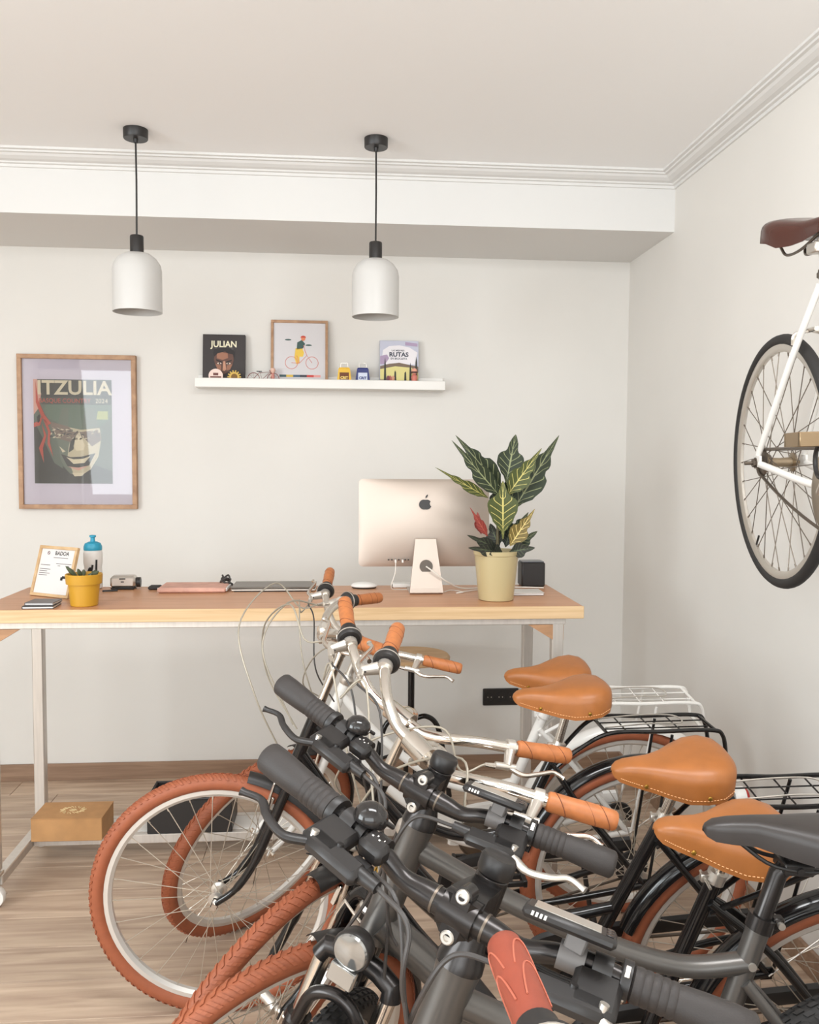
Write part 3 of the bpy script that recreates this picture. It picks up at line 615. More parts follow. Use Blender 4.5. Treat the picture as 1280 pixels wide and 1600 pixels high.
poly_ob('forehead', [(-.034, .150), (-.01, .156), (.018, .150), (.02, .128), (-.006, .118), (-.034, .126)], SK, cv, 0.0008)
poly_ob('hair', [(-.052, .150), (-.046, .170), (-.01, .180), (.03, .176), (.052, .158), (.05, .13), (.043, .146), (.02, .150), (.005, .160), (-.03, .150), (-.046, .134)], HAIR, cv, 0.0012)
poly_ob('brow', [(-.038, .122), (-.008, .110), (-.008, .104), (-.036, .114)], HAIR, cv, 0.0012); poly_ob('brow', [(.038, .120), (.010, .110), (.010, .104), (.036, .113)], HAIR, cv, 0.0012)
poly_ob('nose', [(-.003, .112), (.006, .112), (.011, .072), (.004, .064), (-.006, .066)], SKL, cv, 0.0010)
for s_ in (-1, 1):
    poly_ob('eye', ell(s_*.022, .101, .011, .004, 12), C_('eye_print', (206, 190, 176)), cv, 0.0012); poly_ob('iris', ell(s_*.021, .101, .0038, .0038, 10), HAIR, cv, 0.0017)
    poly_ob('cheek', [(s_*.014, .092), (s_*.040, .098), (s_*.030, .072), (s_*.012, .066)][::s_], SK, cv, 0.0008)
# two round stickers in front of the book
bx = onY(337, 586, SY-.02).x
t = thing('round_badge', 'round pink and brown sticker badge leaning on the JULIAN book', 'badge', lean(bx, SY-0.018, 0.12)); ob('disc', MB().cyl((0, .036, 0), (0, .036, .004), .034, seg=36), C_('badge_pink', (232, 206, 196)), t)
ob('printed_wave', MB().box((0, .030, .0045), (.052, .007, .001)).box((0, .044, .0045), (.024, .012, .001)).box((0, .018, .0045), (.036, .005, .001)), C_('badge_brown', (110, 66, 60)), t)
bx = onY(366, 587, SY-.02).x
t = thing('gold_badge', 'round black and gold cog badge leaning on the JULIAN book', 'badge', lean(bx, SY-0.018, 0.12)); gb = MB()
gb.cyl((0, .032, 0), (0, .032, .004), .024, seg=30)
ob('disc', gb, C_('badge_gold', (206, 172, 84)), t); ob('centre', MB().cyl((0, .032, .003), (0, .032, .0052), .015, seg=24), C_('badge_ochre', (120, 86, 30)), t)
for k in range(14):
    a = 2*PI*k/14; ob('tooth', lambda: MB().box((.0285, 0, .002), (.008, .006, .003)), MATS['badge_gold'], t, T(0, .032, 0) @ RZ(a), key='tooth')
# miniature wire bicycle with a small figure
bx = onY(411, 592, SY-.03).x
t = thing('miniature_bicycle', 'miniature wire bicycle standing right of the JULIAN book', 'model bicycle', T(bx, SY-0.004, SZ) @ FACE)
M_wire = mat('rose_wire', (150, 96, 92), 0.4, 0.5)
for s_ in (-1, 1):
    k = ob('wheel', lambda: MB().tube([(.028*math.cos(a*PI/16), .028*math.sin(a*PI/16), 0) for a in range(32)], .0018, 6, closed=True), M_wire, t, T(s_*.047, .030, 0), key='mini_wheel')
    for q in range(4): ob('spoke', lambda: MB().cyl((-.027, 0, 0), (.027, 0, 0), .0004, seg=5), M_wire, k, RZ(q*PI/4), key='mini_spoke')
ob('frame', MB().tube([(-.047, .03, 0), (-.006, .026, 0), (-.018, .062, 0), (-.047, .03, 0)], .0018, 6).tube([(-.017, .058, 0), (.032, .063, 0), (-.006, .026, 0)], .0018, 6).tube([(.030, .07, 0), (.047, .03, 0)], .0018, 6), M_wire, t)
ob('saddle', MB().box((-.02, .065, 0), (.026, .004, .008)), M_black, t); ob('handlebar', MB().tube([(.030, .068, -.016), (.030, .071, 0), (.030, .068, .016)], .0016, 6), M_wire, t)
t = thing('small_figurine', 'tiny pink figurine standing in front of the oak picture frame', 'figurine', T(onY(426, 594, SY-.03).x, SY-0.010, SZ))
ob('body', MB().lathe([(.010, 0), (.011, .004), (.007, .02), (.009, .04), (.006, .055), (.003, .058)], 14), C_('figurine_pink', (196, 132, 122)), t); ob('head', MB().lathe([(.003, .056), (.010, .062), (.013, .071), (.009, .08), (.002, .083)], 14), C_('figurine_skin', (222, 184, 168)), t); ob('arm', MB().tube([(-.006, -.006, .05), (-.012, -.010, .035)], .003, 6), MATS['figurine_skin'], t)
# framed print of a cyclist
W, H = 0.277, 0.318
t = thing('cyclist_print', 'oak framed print of a cyclist standing in the middle of the picture shelf', 'picture', lean(onY(468, 594, SY+.03).x, SY+0.026, 0.085) @ T(-W/2, 0, 0))
ob('frame', frame4(W, H, 0.013, 0.018), M_frameoak, t, smooth=False)
pr = ob('print', MB().box((W/2, H/2, 0), (W-.02, H-.02, .004)), mat('print_white', (206, 203, 205), 0.8), t, smooth=False)
PX = lambda x, y: (W*x, H*y)
poly_ob('torso', [PX(.46, .66), PX(.54, .70), PX(.60, .64), PX(.56, .57), PX(.45, .55)], C_('jersey_green', (58, 84, 80)), pr, .0021)
poly_ob('trousers', [PX(.43, .57), PX(.55, .57), PX(.58, .50), PX(.56, .44), PX(.50, .44), PX(.50, .34), PX(.45, .32), PX(.41, .42)], C_('trouser_yellow', (222, 186, 72)), pr, .0021)
poly_ob('head', ell(W*.565, H*.725, .011, .013, 14), C_('head_orange', (214, 130, 92)), pr, .0021); poly_ob('helmet', ell(W*.565, H*.735, .013, .010, 10, 0, PI), C_('helmet_red', (190, 70, 54)), pr, .0026)
bk = MB()
for xx in (.36, .72): bk.tube([(W*xx+.030*math.cos(a*PI/14), H*.345+.030*math.sin(a*PI/14), .0026) for a in range(28)], .0013, 5, closed=True)
bk.tube([PX(.36, .345)+(.0026,), PX(.50, .34)+(.0026,), PX(.63, .46)+(.0026,), PX(.72, .345)+(.0026,)], .0013, 5).tube([PX(.50, .34)+(.0026,), PX(.45, .46)+(.0026,)], .0013, 5).tube([PX(.63, .46)+(.0026,), PX(.60, .52)+(.0026,), PX(.57, .62)+(.0026,)], .0013, 5)
ob('drawn_bicycle', bk, C_('print_coral', (214, 128, 116)), pr)
for xx, yy in ((.30, .70), (.66, .62)): poly_ob('cloud', ell(W*xx, H*yy, .016, .004, 12), MATS['jersey_green'], pr, .0021)
for k, c in enumerate(((62, 88, 92), (212, 178, 74), (70, 96, 118), (60, 60, 70), (196, 72, 66), (222, 152, 146))): poly_ob('colour_swatch', [(W*(.15+.12*k), H*.125), (W*(.27+.12*k), H*.125), (W*(.27+.12*k), H*.16), (W*(.15+.12*k), H*.16)], C_('swatch_%d' % k, c), pr, .0021)
# two cowbells
for u, v, c, lab, nm in ((538, 599, (230, 184, 60), 'small yellow cowbell on the picture shelf', 'yellow'), (567, 600, (44, 54, 116), 'small blue cowbell on the picture shelf', 'blue')):
    t = thing('cowbell', lab, 'bell', T(onY(u, v, SY-.03).x, SY-0.001, SZ+.0005), group='cowbells on the picture shelf')
    m_ = mat('cowbell_'+nm, c, 0.4)
    rg = [[(sx*a, sy*b, z) for sx, sy in ((-1, -1), (1, -1), (1, 1), (-1, 1))] for a, b, z in ((.037, .022, 0), (.036, .021, .016), (.028, .014, .082), (.023, .010, .089))]
    ob('bell_body', MB().loft(rg), m_, t, smooth=False)
    ob('handle', lambda: MB().tube(spline([(-.017, 0, .084), (-.017, 0, .106), (-.012, 0, .110), (.012, 0, .110), (.017, 0, .106), (.017, 0, .084)], 3), .0022, 6), M_alloy, t, key='bell_handle')
    pl = ob('logo_panel', MB().box((0, 0, 0), (.045, .0015, .048), M=T(0, -.0192, .040) @ RX(-0.10)), C_('panel_'+nm, (112, 62, 34) if nm == 'yellow' else (206, 214, 232)), t)
    text('lettering', 'CRIT', .017, C_('letter_'+nm, (236, 206, 120) if nm == 'yellow' else (46, 58, 120)), pl, T(0, -.0206, .038) @ RX(-0.10) @ FACE, 0.0008)
# illustrated guide book
W, H = 0.192, 0.228
t = thing('route_guide_book', 'illustrated book titled RUTAS standing on the right of the picture shelf', 'book', lean(onY(624, 599, SY+.02).x, SY+0.02, 0.1))
ob('pages', MB().box((0, H/2, -0.010), (W-0.006, H-0.006, 0.014), ch=.001), M_paper, t, smooth=False)
cv = ob('cover', MB().box((0, H/2, -0.001), (W, H, 0.0022), ch=.001).box((0, H/2, -0.0195), (W, H, 0.0022), ch=.0004).box((-W/2+.001, H/2, -0.010), (.002, H, .019), ch=.0004), C_('cover_sky', (188, 190, 206)), t, smooth=False)
poly_ob('cloud', [(-.08, .18), (-.05, .20), (0, .205), (.05, .195), (.09, .17), (.08, .11), (-.09, .11)], C_('cover_cloud', (226, 222, 226)), cv, .0004)
poly_ob('violet_cloud', [(-.094, .15), (-.06, .158), (-.05, .14), (-.07, .11), (-.094, .11)], C_('cover_violet', (168, 148, 176)), cv, .0009); poly_ob('violet_cloud', [(.03, .205), (.09, .20), (.09, .215), (.03, .222)], MATS['cover_violet'], cv, .0009)
poly_ob('hills', [(-.094, .10), (-.05, .112), (0, .118), (.05, .108), (.094, .10), (.094, .05), (-.094, .05)], C_('cover_hill', (118, 100, 84)), cv, .0009)
poly_ob('field', [(-.094, .085), (-.02, .10), (.06, .094), (.094, .07), (.094, .03), (-.094, .03)], C_('cover_field', (214, 204, 136)), cv, .0013)
poly_ob('road', [(-.094, .0), (.094, .0), (.094, .04), (.02, .028), (-.094, .036)], C_('cover_road', (228, 206, 196)), cv, .0013)
for x_, h0, h1 in ((-.070, .03, .145), (.055, .02, .12), (.084, .05, .15), (-.02, .02, .08), (.03, .02, .075)): poly_ob('cypress', [(x_-.006, h0), (x_+.006, h0), (x_+.004, (h0+h1)/2+.02), (x_, h1), (x_-.004, (h0+h1)/2+.02)], C_('cypress_dark', (52, 52, 46)), cv, .0018)
for x_, c in ((-.045, (176, 98, 92)), (-.03, (206, 150, 120)), (-.055, (120, 70, 80))): poly_ob('rider', ell(x_, .036, .009, .018, 10), C_('rider_%d' % c[0], c), cv, .0018)
text('title', 'RUTAS', .030, C_('title_slate', (66, 70, 84)), cv, T(-.002, .158, .0012), 0.0012, 1.05); text('title_line', 'LAS MEJORES', .011, MATS['title_slate'], cv, T(-.006, .178, .0012), .0003); text('title_line', 'EN BICICLETA', .013, MATS['title_slate'], cv, T(-.002, .138, .0012), .0003)
t = thing('pink_figurine', 'small pink figurine standing in front of the RUTAS book', 'figurine', T(onY(648, 600, SY-.03).x, SY-0.010, SZ))
ob('body', MB().lathe([(.013, 0), (.015, .006), (.013, .03), (.016, .048), (.010, .06), (.004, .063)], 14), C_('coral_paint', (200, 118, 104)), t); ob('head', MB().lathe([(.004, .06), (.012, .066), (.015, .076), (.010, .088), (.002, .091)], 14), C_('coral_light', (224, 160, 138)), t); ob('hair', MB().lathe([(.016, .066), (.017, .074), (.013, .072)], 14, c0=False, c1=False), C_('figurine_hair', (84, 52, 46)), t); ob('leg', MB().cyl((-.007, -.008, 0), (-.007, -.008, .02), .005), C_('figurine_leg', (120, 70, 66)), t)

# ------------------------------------------------------------------ large framed poster
fx0, fx1, fz0, fz1 = -1.534, -0.978, 1.347, 2.089
W, H = fx1-fx0, fz1-fz0
t = thing('race_poster', 'large oak framed race poster hanging on the back wall at the left', 'poster', axes((1, 0, 0), (0, 0, 1), (0, -1, 0), (fx0, YB-0.016, fz0)))
ob('frame', frame4(W, H, 0.021, 0.032), M_frameoak, t, smooth=False)
mb_ = ob('mount', MB().box((W/2, H/2, 0.0), (W-.03, H-.03, .004), ch=0), M_mount, t, smooth=False)
# artwork in its own 0..1 frame: x right, y up
ax0, ay0, aw, ah = W*.130, H*.165, W*.66, H*.675
P_ = lambda x, y: (ax0+aw*x, ay0+ah*y)
sheet = ob('printed_sheet', MB().prism([P_(0, 0), P_(1, 0), P_(1, 1), P_(0, 1)], .002, .0026), C_('art_green', (100, 104, 90)), t, smooth=False)
def art(name, pts, m, z): return ob(name, MB().prism([P_(*p) for p in pts], .0026, .0026+z*.0004), m, sheet, smooth=False)
A_dk = C_('art_dark', (66, 62, 56)); A_cr = C_('art_cream', (214, 200, 172)); A_rd = C_('art_red', (186, 84, 66)); A_mg = C_('art_midgreen', (112, 116, 100)); A_hl = C_('art_helmet', (104, 116, 98)); A_sk = C_('art_skin', (196, 182, 152)); A_pk = C_('art_pink', (206, 158, 140)); A_yl = C_('art_lime', (168, 170, 96))
art('shirt', [(0, 0), (1, 0), (1, .12), (.62, .22), (.45, .10), (.25, .20), (.12, .42), (0, .60)], A_dk, 1)
art('title_band', [(.05, .83), (1, .83), (1, 1), (.05, 1)], A_dk, 1); art('strap_pink', [(0, .66), (.06, .72), (.10, .86), (.05, 1), (0, 1)], A_pk, 2)
art('helmet', [(.13, .72), (.20, .80), (.98, .80), (1, .70), (.96, .62), (.90, .57), (.62, .52), (.42, .55), (.18, .63)], A_hl, 2)
art('helmet_band', [(.10, .76), (1, .76), (1, .83), (.10, .83)], C_('art_band', (78, 78, 68)), 3)
art('helmet_shade', [(.30, .56), (.36, .73), (.45, .73), (.44, .55)], A_mg, 3); art('helmet_shade', [(.62, .53), (.66, .73), (.78, .73), (.82, .55)], A_mg, 3); art('helmet_lime', [(.80, .62), (.95, .62), (.95, .70), (.82, .70)], A_yl, 3)
art('face', [(.20, .58), (.30, .40), (.34, .22), (.44, .10), (.58, .07), (.72, .14), (.82, .26), (.86, .44), (.84, .54), (.6, .52)], A_sk, 2)
art('face_shade', [(.20, .58), (.30, .40), (.34, .22), (.44, .10), (.50, .09), (.42, .24), (.44, .36), (.50, .52)], A_mg, 3)
art('glasses', [(.19, .60), (.44, .55), (.50, .50), (.62, .50), (.84, .52), (.86, .42), (.74, .36), (.64, .44), (.54, .46), (.46, .40), (.28, .44)], C_('art_glass', (126, 106, 92)), 4)
for k in range(60):
    x = .22+.62*random.random(); yv = .44+.10*random.random()-(.02 if x > .5 else 0); a = random.random()*PI; l = .03
    art('glint', [(x-l*math.cos(a), yv-l*.5*math.sin(a)), (x+.008, yv-.006), (x+l*math.cos(a), yv+l*.5*math.sin(a)), (x-.008, yv+.006)], A_cr if k % 3 else A_dk, 5)
art('nose', [(.535, .46), (.58, .50), (.65, .37), (.63, .325), (.54, .315), (.50, .36)], A_cr, 5); art('nose_shade', [(.46, .40), (.53, .46), (.50, .33), (.44, .30)], A_dk, 5)
art('cheek_light', [(.32, .36), (.36, .30), (.40, .31)], A_cr, 5); art('mouth', [(.34, .285), (.46, .255), (.60, .26), (.78, .295), (.70, .18), (.56, .13), (.42, .17)], A_dk, 5); art('teeth', [(.41, .255), (.50, .235), (.62, .24), (.72, .268), (.64, .20), (.50, .19)], A_cr, 7); art('lip', [(.43, .165), (.56, .125), (.69, .175), (.56, .155)], A_pk, 6); art('chin', [(.48, .105), (.64, .105), (.61, .075), (.51, .07)], A_cr, 5)
art('jaw_shade', [(.36, .17), (.50, .06), (.66, .08), (.52, .02), (.38, .08)], A_dk, 4)
art('ribbon', [(.03, .98), (.06, .80), (.14, .66), (.22, .58), (.18, .56), (.10, .64), (.03, .78)], A_rd, 5); art('ribbon', [(0, .58), (.06, .60), (.12, .66), (.08, .56), (.0, .54)], A_rd, 5)
art('ribbon', [(.12, .62), (.18, .50), (.17, .38), (.24, .26), (.20, .40), (.21, .50), (.16, .60)], A_rd, 5); art('ribbon', [(.10, .58), (.13, .46), (.06, .34), (.12, .20), (.11, .34), (.16, .46)], A_rd, 5)
art('ear_gap', [(.04, .64), (.07, .66), (.08, .60), (.05, .58)], A_dk, 6)
text('title', 'ITZULIA', .094, A_cr, sheet, T(*P_(.52, .915), .0046), 0.0022, 1.03)
text('subtitle', 'BASQUE COUNTRY', .030, A_rd, sheet, T(*P_(.40, .795), .0048), 0.0002, .92); text('year', '2024', .030, A_cr, sheet, T(*P_(.87, .795), .0048), 0.0)
gm = bpy.data.materials.new('picture_glass'); gm.use_nodes = True; nt = gm.node_tree; nt.nodes.remove(nt.nodes['Principled BSDF'])
gl = nt.nodes.new('ShaderNodeBsdfGlossy'); gl.inputs['Roughness'].default_value = 0.02; tr = nt.nodes.new('ShaderNodeBsdfTransparent'); fr = nt.nodes.new('ShaderNodeFresnel'); fr.inputs[0].default_value = 1.85; mx = nt.nodes.new('ShaderNodeMixShader')
nt.links.new(fr.outputs[0], mx.inputs[0]); nt.links.new(tr.outputs[0], mx.inputs[1]); nt.links.new(gl.outputs[0], mx.inputs[2]); nt.links.new(mx.outputs[0], nt.nodes['Material Output'].inputs[0])
ob('glass', MB().add([(.018, .018, .0075), (W-.018, .018, .0075), (W-.018, H-.018, .0075), (.018, H-.018, .0075)], [(0, 1, 2, 3)]), gm, t, smooth=False)

# ------------------------------------------------------------------ bicycles
def torus_mb(R, r, nR=72, nr=14, fl=1.0):
    mb = MB(); 
    for i in range(nR):
        a = 2*PI*i/nR
        for j in range(nr):
            b = 2*PI*j/nr; q = R+r*math.cos(b); mb.v.append((q*math.cos(a), r*math.sin(b)*fl, q*math.sin(a)))
    for i in range(nR):
        for j in range(nr):
            mb.f.append((i*nr+j, i*nr+(j+1) % nr, ((i+1) % nR)*nr+(j+1) % nr, ((i+1) % nR)*nr+j))
    return mb
def patch(mb, R, r, a_fn, b0, b1, w0, h, n=3):       # raised strip on a torus crown
    k = len(mb.v)
    for i in range(n+1):
        t = i/n; b = b0+(b1-b0)*t; a = a_fn(t)
        for da in (-w0, w0):
            for hh in (-0.0004, h):
                q = R+(r+hh)*math.cos(b); mb.v.append((q*math.cos(a+da), (r+hh)*math.sin(b), q*math.sin(a+da)))
    for i in range(n):
        o = k+i*4; p = o+4
        mb.f += [(o+1, o+3, p+3, p+1), (o, o+1, p+1, p), (o+3, o+2, p+2, p+3)]
    mb.f += [(k, k+2, k+3, k+1), (k+4*n, k+4*n+1, k+4*n+3, k+4*n+2)]
def tread_chevron(R, r):
    mb = MB(); N = 104
    for k in range(N):
        a = 2*PI*k/N
        for s in (-1, 1):
            patch(mb, R, r, lambda t: a+s*0+0.045*t+(0.5*2*PI/N if s > 0 else 0), s*0.06, s*0.98, 0.0105, 0.0022)
    return mb
def tread_knobs(R, r):
    mb = MB(); N = 84
    for k in range(N):
        a = 2*PI*k/N
        for j, b in enumerate((-1.0, -0.6, -0.2, 0.2, 0.6, 1.0)):
            aa = a+(PI/N if j % 2 else 0)
            patch(mb, R, r, lambda t: aa+0.012*t, b-0.13, b+0.13, 0.020 if abs(b) < .9 else 0.016, 0.0030, 1)
    return mb
def rim_mb(Ro, wd):
    pr = [(Ro, wd*.5), (Ro, wd*.38), (Ro-.010, wd*.30), (Ro-.010, -wd*.30), (Ro, -wd*.38), (Ro, -wd*.5), (Ro-.012, -wd*.5), (Ro-.021, -wd*.22), (Ro-.021, wd*.22), (Ro-.012, wd*.5)]
    n = len(pr); nR = 72; mb = MB()
    for i in range(nR):
        a = 2*PI*i/nR
        for q, y in pr: mb.v.append((q*math.cos(a), y, q*math.sin(a)))
    for i in range(nR):
        for j in range(n): mb.f.append((i*n+j, i*n+(j+1) % n, ((i+1) % nR)*n+(j+1) % n, ((i+1) % nR)*n+j))
    return mb
def wheel(bike, name, M, R=.355, r=.0225, tyre_m=None, tread='chevron', rim_m=None, hub_m=None, spoke_m=None, kind='front', nsp=28, hubw=.052):
    tyre_m = tyre_m or M_tyre; rim_m = rim_m or M_rim; hub_m = hub_m or M_alloy; spoke_m = spoke_m or M_spoke
    k = (R, r, kind, hubw)
    Rt = R-r; Ri = R-2*r+.004
    wh = ob(name, lambda: rim_mb(Ri, r*1.15), rim_m, bike, M, key=('rim',)+k)
    ob('tyre', lambda: torus_mb(Rt, r), tyre_m, wh, key=('tyre',)+k)
    if tread == 'chevron': ob('tread', lambda: tread_chevron(Rt, r), tyre_m, wh, key=('tread',)+k, smooth=False, kind='stuff')
    elif tread == 'knobs': ob('tread', lambda: tread_knobs(Rt, r), tyre_m, wh, key=('knobs',)+k, smooth=False, kind='stuff')
    def hub():
        h = hubw/2; f = .022 if kind == 'front' else .026
        return MB().lathe([(.004, -h-.018), (.0045, -h-.012), (.010, -h-.011), (.010, -h-.004), (f, -h-.003), (f, -h+.002), (.014, -h+.005), (.012, 0), (.014, h-.005), (f, h-.002), (f, h+.003), (.010, h+.004), (.010, h+.011), (.0045, h+.012), (.004, h+.018)], 24, M=RX(PI/2))
    ob('hub', hub, hub_m, wh, key=('hub',)+k)
    rin = Ri-.019
    for i in range(nsp):
        sd = 1 if i % 2 else -1; tg = 1 if (i//2) % 2 else -1
        def sp():
            d = tg*0.95; f = .021 if kind == 'front' else .025
            return MB().cyl((f*math.cos(d), sd*hubw/2, f*math.sin(d)), (rin, 0, 0), .00125, seg=6).cyl((rin-.012, sd*.002, 0), (rin+.002, 0, 0), .0022, seg=6)
        ob('spoke', sp, spoke_m, wh, RY(2*PI*i/nsp), key=('spoke', sd, tg)+k)
    ob('valve', lambda: MB().cyl((rin+.004, 0, 0), (rin-.034, 0, 0), .003, seg=8), M_black, wh, RY(2.2), key=('valve',)+k)
    return wh
def fender_mb(R, hw, a0, a1, n=26, th=.0016):
    rings = []
    for i in range(n+1):
        a = a0+(a1-a0)*i/n; c, s = math.cos(a), math.sin(a); rg = []
        e = 1.0 if 0 < i < n else 0.96
        for rr in (R, R-th):
            row = []
            for j in range(9):
                b = -1.25+2.5*j/8; q = rr-hw*(1-math.cos(b)); row.append((q*c, hw*math.sin(b)*e, q*s))
            rg += row if rr == R else row[::-1]
        rings.append(rg)
    return MB().loft(rings)
def saddle_mb(prof_, nz=9):
    rings = []
    for x, wv, tz, dz in prof_:
        rg = []
        for k in range(15):
            a = PI*k/14; c, s = math.cos(a), math.sin(a)
            yy = wv*math.copysign(abs(c)**0.62, c); zz = tz-dz+dz*abs(s)**0.42
            rg.append((x, yy, zz))
        rg.append((x, -wv*.80, tz-dz+.002)); rg.append((x, 0, tz-dz*.45)); rg.append((x, wv*.80, tz-dz+.002))
        rings.append(rg)
    return MB().loft(rings)
SAD_CITY = [(-.128, .030, .018, .026), (-.122, .058, .030, .050), (-.108, .082, .038, .068), (-.080, .098, .041, .079), (-.045, .096, .037, .082), (-.010, .082, .028, .080), (.025, .060, .020, .072), (.060, .043, .016, .062), (.095, .034, .015, .053), (.120, .029, .013, .044), (.138, .023, .008, .034), (.148, .014, .001, .020), (.152, .005, -.004, .009)]
SAD_SPORT = [(-.175, .030, .004, .022), (-.166, .060, .010, .036), (-.135, .080, .013, .048), (-.080, .076, .014, .056), (-.025, .060, .014, .056), (.025, .041, .014, .050), (.075, .025, .014, .040), (.115, .022, .010, .036), (.140, .018, .005, .030), (.153, .010, -.002, .018), (.157, .004, -.007, .008)]
def bike_root(name, label, q, cat='bicycle', group=None):
    x, y, psi, lam = q[:4]; p, l = math.radians(psi), math.radians(lam)
    h = Vector((math.cos(p), math.sin(p), 0)); L0 = Vector((-math.sin(p), math.cos(p), 0)); Z = Vector((0, 0, 1))
    L = L0*math.cos(l)-Z*math.sin(l); U = Z*math.cos(l)+L0*math.sin(l)
    return thing(name, label, cat, axes(h, L, U, (x, y, 0)), group)
def steer_M(WB, R, ha, off, st):
    ha = math.radians(ha); s = math.radians(st); n = Vector((math.sin(ha), 0, math.cos(ha))); a = Vector((-math.cos(ha), 0, math.sin(ha))); l = Vector((0, 1, 0))
    A = Vector((WB, 0, R))-n*off
    n2 = n*math.cos(s)+l*math.sin(s); l2 = l*math.cos(s)-n*math.sin(s)
    return axes(n2, l2, a, A), axes(n, l, a, A)
def grip_mb(r, L, seams=True):
    return MB().lathe([(r*.80, 0), (r*.97, .003), (r, .010), (r*1.0, L*.35), (r*1.06, L*.6), (r*1.0, L-.012), (r*.96, L-.004), (r*.75, L), (.004, L)], 24)
def crank_parts(bike, bb, R_ring, arm_m, ang, ped=True, ring_m=None):
    cs = ob('chainring', lambda: MB().lathe([(.018, -.002), (R_ring, -.0015), (R_ring+.003, 0), (R_ring, .0015), (.018, .002)], 40, M=RX(PI/2)), ring_m or M_chain, bike, T(bb[0], -.048, bb[2]), key=('ring', R_ring))
    for s, a in ((-1, ang), (1, ang+PI)):
        y0 = s*.068; e = (bb[0]+.17*math.cos(a), y0+s*.012, bb[2]+.17*math.sin(a))
        ca = ob('crank_arm', MB().tube([(bb[0], s*.03, bb[2]), (bb[0], s*.064, bb[2])], .012, 10).tube([(bb[0], y0, bb[2]), e], [.013, .010], 10, flat=.7), arm_m, bike)
        if ped:
            pd = MB().cyl((0, 0, 0), (0, s*.10, 0), .006, seg=8)
            for xx in (-.036, .036): pd.box((xx, s*.060, 0), (.012, .086, .020))
            for yy in (.022, .060, .098): pd.box((0, s*yy, 0), (.078, .010, .014))
            ob('pedal', pd, M_black, ca, T(*e))
def chain_mb(bb, R_ring, rc, yv, sag=0.0):
    pts = []; d = math.hypot(bb[0], bb[2]); 
    for k in range(13): a = -PI/2+PI*k/12; pts.append((bb[0]+R_ring*math.cos(a), yv, bb[2]+R_ring*math.sin(a)))
    for k in range(9): a = PI/2+PI*k/8; pts.append((rc*math.cos(a), yv, bb[3]+rc*math.sin(a)))
    if sag:
        x0, z0 = pts[-1][0], pts[-1][2]; x1, z1 = pts[0][0], pts[0][2]
        for k in range(1, 8): t = k/8; pts.append((x0+(x1-x0)*t, yv, z0+(z1-z0)*t-sag*4*t*(1-t)))
    return MB().tube(pts, .0042, 6, closed=True)

